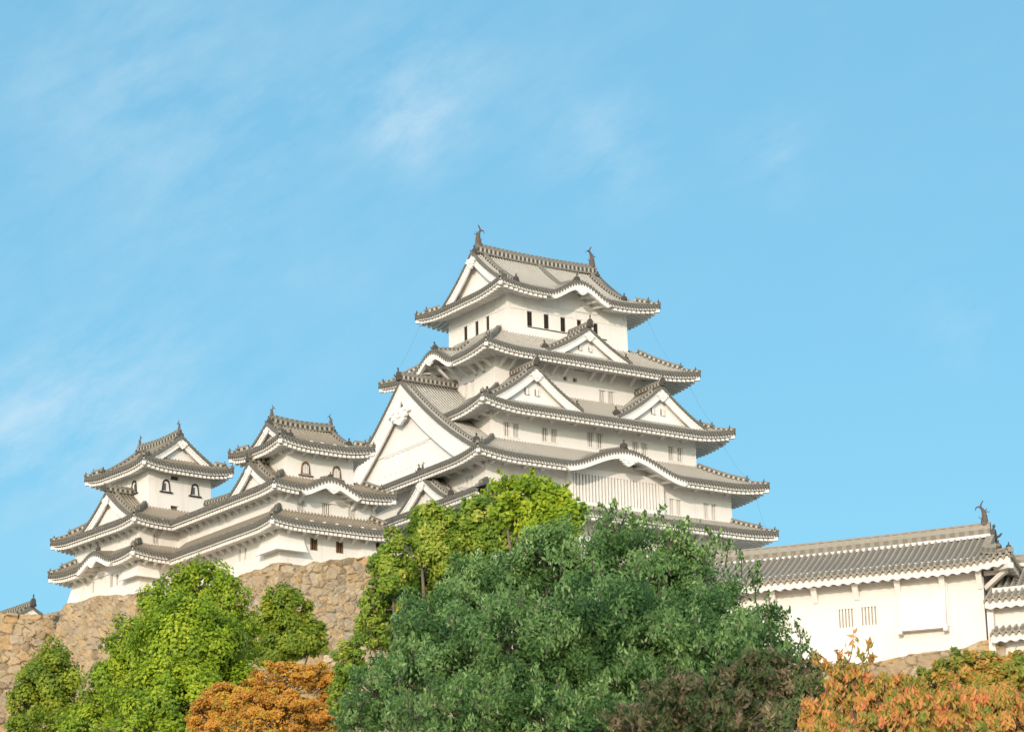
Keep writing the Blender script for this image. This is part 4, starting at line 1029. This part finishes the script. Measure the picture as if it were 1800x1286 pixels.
def nloc(x, y, z, o=(103.82, 185.0), rot=2.0):
    a = R_(rot); return (o[0]+x*math.cos(a)-y*math.sin(a), o[1]+x*math.sin(a)+y*math.cos(a), z)
I_O = (99.64, 200.56)
stone_wall('stone_rampart', 'high sloping stone rampart of pale brown blocks carrying the two smaller keeps', [nloc(6, 10.55, 46.0, I_O, 5), nloc(-.75, 10.55, 45.6, I_O, 5), nloc(-.45, 5, 45.5, I_O, 5), nloc(-.35, -.3, 44.85, I_O, 5), nloc(-.35, 15.2, 44.8), nloc(-.35, -.35, 44.85), nloc(2.2, -.35, 44.95), nloc(3.3, -.35, 45.3), nloc(7.4, -.35, 46.05), nloc(10.5, -.35, 46.4), nloc(34, -.35, 47.2)], 23, cell=(.74, .48), step=.095, seed=5, rough=.11)
_p0, _p1, _p2 = at(-160, 1073, 241), at(91, 1080, 243), at(130, 1072, 252)
stone_wall('stone_rampart', 'lower stone rampart of rough orange-brown blocks at the far left edge', [tuple(_p0), tuple(_p1), tuple(_p2)], 22, cell=(.9, .62), step=.1, seed=11, rough=.17)
def wloc(x, y, z): return nloc(x, y, z, (89.88, 93.92), -54.0)
stone_wall('stone_rampart', 'strip of brown stone footing under the long white storehouse', [wloc(-24, -.18, 22.3), wloc(-5.2, -.18, 22.3), wloc(-3.2, -.18, 22.42), wloc(-.9, -.18, 22.62), wloc(.3, -.18, 22.85), wloc(.9, -.18, 22.5)], 7, cell=(.72, .5), step=.07, seed=21, rough=.1)

# ------------------------------------------------------------------ trees
def quads_from(C, A, Bv, L, W, rnd):
    """leaf rhombs: centre C, long axis A, side axis Bv"""
    n = len(C); v = np.empty((n, 4, 3))
    v[:, 0] = C+A*(L*.5)[:, None]; v[:, 1] = C+Bv*(W*.5)[:, None]+A*(L*.08)[:, None]; v[:, 2] = C-A*(L*.5)[:, None]; v[:, 3] = C-Bv*(W*.5)[:, None]+A*(L*.08)[:, None]
    q = np.arange(n*4).reshape(n, 4); uv = np.repeat(rnd[:, None, :], 4, 1)
    return v.reshape(-1, 3), q, uv.reshape(-1, 2)
SUNWARD = np.array([-math.sin(SUN_TO)*math.cos(SUN_EL), -math.cos(SUN_TO)*math.cos(SUN_EL), .6])
def unit(v): return v/(np.linalg.norm(v, axis=-1, keepdims=True)+1e-9)
def tree(name, label, lobes, D, n, leaf, aspect, m, seed, cat='tree', group=None, clump=.30, droop=.35, outward=.5, spread=1.0, hue=(0, 1), dscale=1.0, limbs=True, cl_n=40, face=.5, grow=1.1, flat_=1.0, trunk_r=None, twigs=0, shoots=(), hmix=.6):
    r = np.random.default_rng(seed); k = D/FPX
    Ls = []
    for lb in lobes:
        px, py, rx, ry = lb[:4]; dd = lb[4] if len(lb) > 4 else 0.0
        c = at(px, py, D+dd); kk = (D+dd)/FPX*1.03
        Ls.append((c, rx*kk*grow, ry*kk*grow, .5*(rx+ry)*kk*dscale))
    area = np.array([a*b for _, a, b, _ in Ls]); area /= area.sum()
    fx = np.array([CF[0], CF[1], 0.]); fx /= np.linalg.norm(fx); rt = np.array([fx[1], -fx[0], 0.]); up = np.array([0, 0, 1.])
    cs = []; cr = []; co = []
    for (c, a, b, d), w in zip(Ls, area):
        m_ = max(6, int(cl_n*w*len(Ls)))
        g = unit(r.normal(0, 1, (m_, 3))); rad = r.uniform(.35, 1.0, m_)**.6*.86
        cs.append(c+(g*rad[:, None])@np.array([rt*a, fx*d, up*b])); cr.append(r.uniform(.6, 1.25, m_)*clump*min(a, b)); co.append(unit(g@np.array([rt, fx, up])+np.array([0, 0, .25])))
    cs, cr, co = np.vstack(cs), np.concatenate(cr), np.vstack(co)
    pw = cr**2; pw /= pw.sum(); idx = r.choice(len(cs), n, p=pw)
    off = unit(r.normal(0, 1, (n, 3)))*(r.uniform(.15, 1, n)**.5)[:, None]; off[:, 2] *= flat_
    C = cs[idx]+off*cr[idx][:, None]*spread
    nin = int(n*.12)        # leaves deep inside the crown
    jj = r.choice(len(Ls), nin, p=area); gi = unit(r.normal(0, 1, (nin, 3)))*(r.uniform(0, 1, nin)**.4*.8)[:, None]
    C[:nin] = np.array([Ls[j][0] for j in jj])+gi[:, 0:1]*rt*np.array([Ls[j][1] for j in jj])[:, None]+gi[:, 1:2]*fx*np.array([Ls[j][3] for j in jj])[:, None]+gi[:, 2:3]*up*np.array([Ls[j][2] for j in jj])[:, None]
    N = unit(outward*(co[idx]+off*.8)+face*SUNWARD+r.normal(0, .42, (n, 3)))
    A = unit(np.cross(N, r.normal(0, 1, (n, 3)))); A = unit(A+np.array([0, 0, -droop])); Bv = unit(np.cross(N, A))
    L = leaf*r.uniform(.65, 1.3, n)
    cl = r.uniform(0, 1, len(cs)); h = np.clip(hmix*cl[idx]+(1-hmix)*r.uniform(0, 1, n), 0, 1); h = hue[0]+(hue[1]-hue[0])*h  # random leaf tone; per-clump part paints in contrast that diffuse shading lacks
    v, q, uv = quads_from(C, A, Bv, L, L*aspect, np.stack([h, r.uniform(0, 1, n)], 1))
    base = np.average(np.array([c for c, *_ in Ls]), axis=0, weights=area); bx, by = base[0], base[1]; bz = gz(bx, by)
    root = link(name, None, None, (bx, by, bz)); tag(root, label, cat, group)
    mb = MB(); mb.add(v, q, uv=uv)
    for a in shoots: sprig(mb, *a[:-1], **a[-1])
    link('crown', mb.mesh('crown', [m, BARK], (bx, by, bz)), root)
    top = max(c[2]+b for c, a, b, d in Ls); hgt = top-bz; tr = trunk_r or max(.09, hgt*.024)
    mb = MB(); t = np.linspace(0, 1, 9); fork = bz+hgt*.38
    wob = r.normal(0, .03*hgt, 2)
    tp = np.stack([bx+wob[0]*np.sin(t*2.5), by+wob[1]*np.sin(t*2.1), bz-.3+(fork-bz+.3)*t], 1); mb.tube(tp, tr*(1.35-.6*t), 9)
    for (c, a, b, d) in Ls:
        e = np.array(c)+np.array([0, 0, b*.35]); s0 = tp[-1]-[0, 0, hgt*.06*r.uniform(0, 1)]
        mid = .5*(s0+e)+np.array([0, 0, -.05*hgt])+r.normal(0, .02*hgt, 3)
        tt = np.linspace(0, 1, 8)[:, None]; pa = (1-tt)**2*s0+2*tt*(1-tt)*mid+tt**2*e
        mb.tube(pa, tr*np.linspace(.42, .05, 8), 6)
        sub = r.choice(len(cs), min(len(cs), 1))
    near = [np.argmin([np.linalg.norm(c-x) for c, *_ in Ls]) for x in cs]
    for x, j in zip(cs, near):
        c = np.array(Ls[j][0]); s0 = c+np.array([0, 0, -.1*Ls[j][2]]); tt = np.linspace(0, 1, 4)[:, None]
        mb.tube(s0+(x-s0)*tt+np.array([0, 0, -.12*Ls[j][2]])*np.sin(np.pi*tt), tr*np.linspace(.11, .03, 4), 4, cap=False)
    for i in range(twigs):
        j = r.integers(len(cs)); s0 = cs[j]; dv = unit(r.normal(0, 1, 3)+np.array([0, 0, .7])-fx*.6)
        mb.tube(np.array([s0, s0+dv*cr[j]*.9, s0+dv*cr[j]*1.6+r.normal(0, .06, 3)]), [.007, .005, .003], 4, cap=False)
    link('trunk', mb.mesh('trunk', BARK, (bx, by, bz), smooth=True), root)
    return root
def sprig(mb, base_px, tip_px, D, nleaf, leaf, aspect, seed, hue=(0, 1), wid=.5, droop=.8, twig=.012):
    """a leafy shoot standing out of a crown"""
    r = np.random.default_rng(seed); a = at(*base_px, D); b = at(*tip_px, D); t = np.linspace(0, 1, 8)[:, None]
    bend = r.normal(0, .08, 3)*np.linalg.norm(b-a); pa = a+(b-a)*t+bend*np.sin(np.pi*t)
    i = r.uniform(.15, 1.0, nleaf); C = a+(b-a)*i[:, None]+bend*np.sin(np.pi*i)[:, None]
    w = wid*np.linalg.norm(b-a)*(1.05-i); C = C+r.normal(0, .5, (nleaf, 3))*w[:, None]
    A = unit(r.normal(0, .7, (nleaf, 3))+np.array([0, 0, -droop])); Bv = unit(np.cross(A, r.normal(0, 1, (nleaf, 3))))
    L = leaf*r.uniform(.7, 1.25, nleaf)
    v, q, uv = quads_from(C, A, Bv, L, L*aspect, np.stack([hue[0]+(hue[1]-hue[0])*r.uniform(0, 1, nleaf), r.uniform(0, 1, nleaf)], 1))
    mb.add(v, q, uv=uv); mb.tube(pa, np.linspace(twig, twig*.3, 8), 5, mi=1)

G_BRIGHT = leaf_mat('bright_green_leaves', [(0.0, (0.07, 0.135, 0.010)), (0.4, (0.19, 0.30, 0.016)), (0.75, (0.33, 0.43, 0.022)), (1.0, (0.48, 0.52, 0.04))])
G_YELLOW = leaf_mat('yellow_green_leaves', [(0.0, (0.06, 0.125, 0.012)), (0.4, (0.165, 0.275, 0.028)), (0.78, (0.30, 0.38, 0.042)), (1.0, (0.60, 0.54, 0.12))])
G_MID = leaf_mat('green_leaves', [(0.0, (0.07, 0.125, 0.012)), (0.5, (0.20, 0.28, 0.022)), (1.0, (0.40, 0.43, 0.045))])
G_DARK = leaf_mat('dark_green_leaves', [(0.0, (0.03, 0.08, 0.02)), (0.35, (0.10, 0.21, 0.055)), (0.7, (0.26, 0.41, 0.12)), (1.0, (0.48, 0.62, 0.23))], rough=.42)
ORANGE = leaf_mat('orange_maple_leaves', [(0.0, (0.17, 0.15, 0.02)), (0.25, (0.44, 0.21, 0.03)), (0.55, (0.66, 0.30, 0.045)), (0.78, (0.52, 0.36, 0.05)), (1.0, (0.26, 0.32, 0.04))])
CHERRY = leaf_mat('autumn_cherry_leaves', [(0.0, (0.11, 0.18, 0.025)), (0.3, (0.24, 0.28, 0.04)), (0.48, (0.52, 0.30, 0.06)), (0.72, (0.70, 0.32, 0.11)), (0.86, (0.74, 0.18, 0.10)), (1.0, (0.17, 0.25, 0.04))])
BROWN = leaf_mat('brown_green_leaves', [(0.0, (0.045, 0.10, 0.02)), (0.4, (0.11, 0.16, 0.05)), (0.7, (0.28, 0.21, 0.11)), (1.0, (0.44, 0.27, 0.19))])

def trees():
    tree('broadleaf_tree', 'low rounded green tree at the far left, in front of the stone ramparts', [(85,1190,58,60),(45,1238,38,46),(112,1248,48,48),(75,1292,72,42,-2),(140,1262,30,40)], 140, 24000, .19, .6, G_MID, 1, clump=.28, cl_n=34, outward=1.0, face=.35)
    tree('broadleaf_tree', 'large bright green tree with billowing crown covering the rampart below the gallery', [(352,1030,62,46),(292,1062,52,56),(398,1062,46,60,-1),(240,1140,60,62),(330,1140,92,92,-3),(420,1140,48,74),(205,1212,58,62),(300,1240,112,82,-5),(412,1228,62,72,-3),(148,1278,58,44),(240,1292,92,44,-6),(345,1000,40,26)], 120, 85000, .175, .62, G_BRIGHT, 2, clump=.27, cl_n=52, outward=1.1, face=.35)
    tree('broadleaf_tree', 'small green tree standing between the big bright tree and the rampart', [(502,1062,44,36),(462,1088,30,36),(512,1118,54,46),(556,1122,24,36),(480,1150,42,30)], 132, 20000, .19, .6, G_MID, 3, clump=.28, cl_n=34, outward=1.0, face=.3)
    tree('maple_tree', 'orange autumn maple in front of the bright green tree', [(500,1192,78,34),(568,1196,42,32),(402,1236,62,44),(490,1256,108,46,-2),(365,1272,40,34),(588,1256,40,46),(440,1290,100,36,-3),(560,1290,60,30,-2)], 75, 68000, .10, .5, ORANGE, 4, clump=.26, flat_=.6, cl_n=50, droop=.2)
    tree('broadleaf_tree', 'yellow-green sunlit tree spreading left behind the big dark tree', [(770,930,62,50),(850,905,55,42),(690,1000,44,56),(655,1062,28,46),(650,1112,34,40),(612,1172,34,46),(722,1080,64,76,1),(800,975,74,60),(900,940,66,48),(735,905,24,20),(690,940,20,18),(600,1225,30,40)], 66, 66000, .12, .48, G_YELLOW, 5, clump=.27, cl_n=44, face=.45, outward=.9)
    sh = [((x0,y0), (x1,y1), 62, 40, .12, .5, 60+k, {}) for k, ((x0,y0),(x1,y1)) in enumerate((((905,860),(876,828)),((930,850),(936,822)),((955,862),(968,840)),((985,872),(1002,848)),((868,870),(846,862)),((1015,905),(1036,896))))]
    tree('broadleaf_tree', 'airy bright green tree whose top rises highest in front of the main keep', [(930,876,64,38),(985,892,42,36),(880,858,26,20),(962,922,66,42),(915,848,30,16),(1010,915,26,26),(905,905,50,30)], 62, 14000, .125, .5, G_BRIGHT, 6, clump=.28, cl_n=34, spread=1.2, shoots=sh)
    rs = np.random.default_rng(77); sh = []
    for k, (x, y, h) in enumerate(((1040,910,34),(1062,900,30),(1082,890,26),(1105,915,28),(1140,915,34),(1160,905,30),(1190,930,28),(1215,925,34),(1245,945,30),(1262,950,34),(1290,965,32),(1310,985,34),(1340,1030,40),(1352,1060,40),(1380,1085,34),(1400,1110,34),(1416,1140,30),(1432,1160,26),(1000,920,30),(960,935,28),(925,955,28),(850,975,26),(820,1000,28),(1365,1110,40),(1330,1000,28))):
        sh.append(((x-6+rs.normal(0, 4), y+h*.9), (x+rs.normal(0, 6), y-h*.55), 42-.4*(k % 3), 70, .08, .42, 100+k, dict(wid=.55, droop=1.0)))
    for k in range(170):      # leafy shoots hanging over the face of the crown
        x, y = rs.uniform(640, 1400), rs.uniform(960, 1290)
        if y < 960+abs(x-1060)*.62-40 or (x > 1180 and y > 1190): continue
        sh.append(((x, y+14), (x+rs.normal(0, 8), y-22), 38.4-.9*rs.uniform(0, 1), 46, .085, .4, 400+k, dict(wid=.6, droop=1.3, hue=(.45, 1.0))))
    tree('broadleaf_tree', 'huge dark green shaded tree filling the lower centre', [(1000,990,128,78),(872,1036,104,82),(1128,996,104,78),(1232,1030,78,82),(762,1118,98,98,-1),(900,1160,150,120,-2),(1060,1130,150,120,-2),(1220,1140,130,116,-1.5),(1330,1120,66,70),(682,1220,84,78,-1),(820,1262,150,80,-3),(1000,1272,160,80,-3.2),(1180,1252,140,80,-2.5),(1390,1156,30,28),(1085,930,55,40),(1180,945,50,38),(955,960,60,40),(620,1262,50,50,-1)], 42, 185000, .070, .43, G_DARK, 7, clump=.23, cl_n=64, droop=.8, outward=.5, face=.3, grow=1.06, shoots=sh)
    tree('cherry_tree', 'brownish shaded cherry tree with bare twigs, below the right flank of the dark tree', [(1332,1192,84,50),(1232,1240,104,54,-1),(1122,1268,70,36,-1),(1396,1228,58,58),(1180,1210,60,36),(1300,1272,110,40,-1),(1420,1180,36,30)], 35, 24000, .09, .36, BROWN, 8, clump=.24, droop=1.0, cl_n=52, twigs=260, hmix=.45)
    sh = [(b, q, 30, 26, .095, .38, 200+kk, dict(hue=(.2, .8), wid=.45, droop=.9, twig=.008)) for kk, (b, q) in enumerate((((1490,1170),(1500,1104)),((1500,1170),(1528,1122)),((1480,1180),(1468,1140)),((1520,1180),(1535,1150)),((1445,1190),(1432,1150)),((1465,1185),(1450,1160))))]
    tree('cherry_tree', 'red and orange autumn cherry tree filling the lower right corner', [(1500,1205,52,34),(1562,1228,80,44),(1640,1262,118,46,-.5),(1762,1262,78,52,-.6),(1455,1262,58,40),(1540,1285,110,34,-.8),(1700,1235,80,34),(1480,1180,30,22)], 30, 31000, .078, .34, CHERRY, 9, clump=.22, droop=1.4, cl_n=60, twigs=260, hmix=.5, outward=.7, shoots=sh)
    tree('cherry_tree', 'smaller-leaved orange cherry tree behind, against the stone footing', [(1690,1182,62,36),(1762,1190,56,40),(1640,1205,50,30),(1720,1160,40,20),(1795,1175,40,34),(1600,1205,36,22),(1740,1215,80,34)], 50, 19000, .095, .45, CHERRY, 10, clump=.26, droop=.4, cl_n=40, hue=(0, .72))
    # unseen tall tree added beside the viewpoint to shade the dark tree
    r = tree_shade()
def tree_shade():
    sd = np.array([math.sin(SUN_TO), math.cos(SUN_TO)]); pr = np.array([math.cos(SUN_TO), -math.sin(SUN_TO)])
    # crown centre 36 m back toward the sun from the dark tree
    r = np.random.default_rng(42); base = None
    cs = []
    for (q, w, hh) in ((-10.1, 2.4, 3.2), (-7.6, 2.6, 3.6), (-5.7, 1.75, 3.2)):
        along = 2.0
        cs.append((pr*-0+sd*along+np.array([0, 0]), q, w, hh))
    n = 15000; V = []
    P = []
    for (p, q, w, hh) in cs:
        c = np.array([sd[0]*2.0+pr[0]*q, sd[1]*2.0+pr[1]*q, 14.3])
        g = unit(r.normal(0, 1, (n//3, 3)))*(r.uniform(0, 1, n//3)**.4)[:, None]
        P.append(c+g@np.array([[pr[0]*w, pr[1]*w, 0], [sd[0]*2.5, sd[1]*2.5, 0], [0, 0, hh]]))
    C = np.vstack(P); N = unit(r.normal(0, 1, C.shape)); A = unit(np.cross(N, r.normal(0, 1, C.shape))); Bv = np.cross(N, A)
    L = .34*r.uniform(.7, 1.3, len(C)); v, q, uv = quads_from(C, A, Bv, L, L*.6, r.uniform(0, 1, (len(C), 2)))
    cx, cy = sd[0]*2+pr[0]*-8, sd[1]*2+pr[1]*-8; bz = gz(cx, cy)
    root = link('broadleaf_tree', None, None, (cx, cy, bz)); tag(root, 'unseen tall leafy tree added beside the viewpoint to shade the dark tree', 'tree')
    mb = MB(); mb.add(v, q, uv=uv); link('crown', mb.mesh('crown', G_DARK, (cx, cy, bz)), root)
    mb = MB(); t = np.linspace(0, 1, 8); mb.tube(np.stack([cx+.2*np.sin(3*t), cy+0*t, bz-.3+14*t], 1), .42*(1.2-.8*t), 10)
    for (p, q2, w, hh) in cs:
        e = np.array([sd[0]*2+pr[0]*q2, sd[1]*2+pr[1]*q2, 15.5]); s0 = np.array([cx, cy, bz+8.]); mb.tube(np.array([s0, .5*(s0+e)-[0, 0, .6], e]), [.2, .13, .05], 7)
    link('trunk', mb.mesh('trunk', BARK, (cx, cy, bz), smooth=True), root)
    return root
trees()
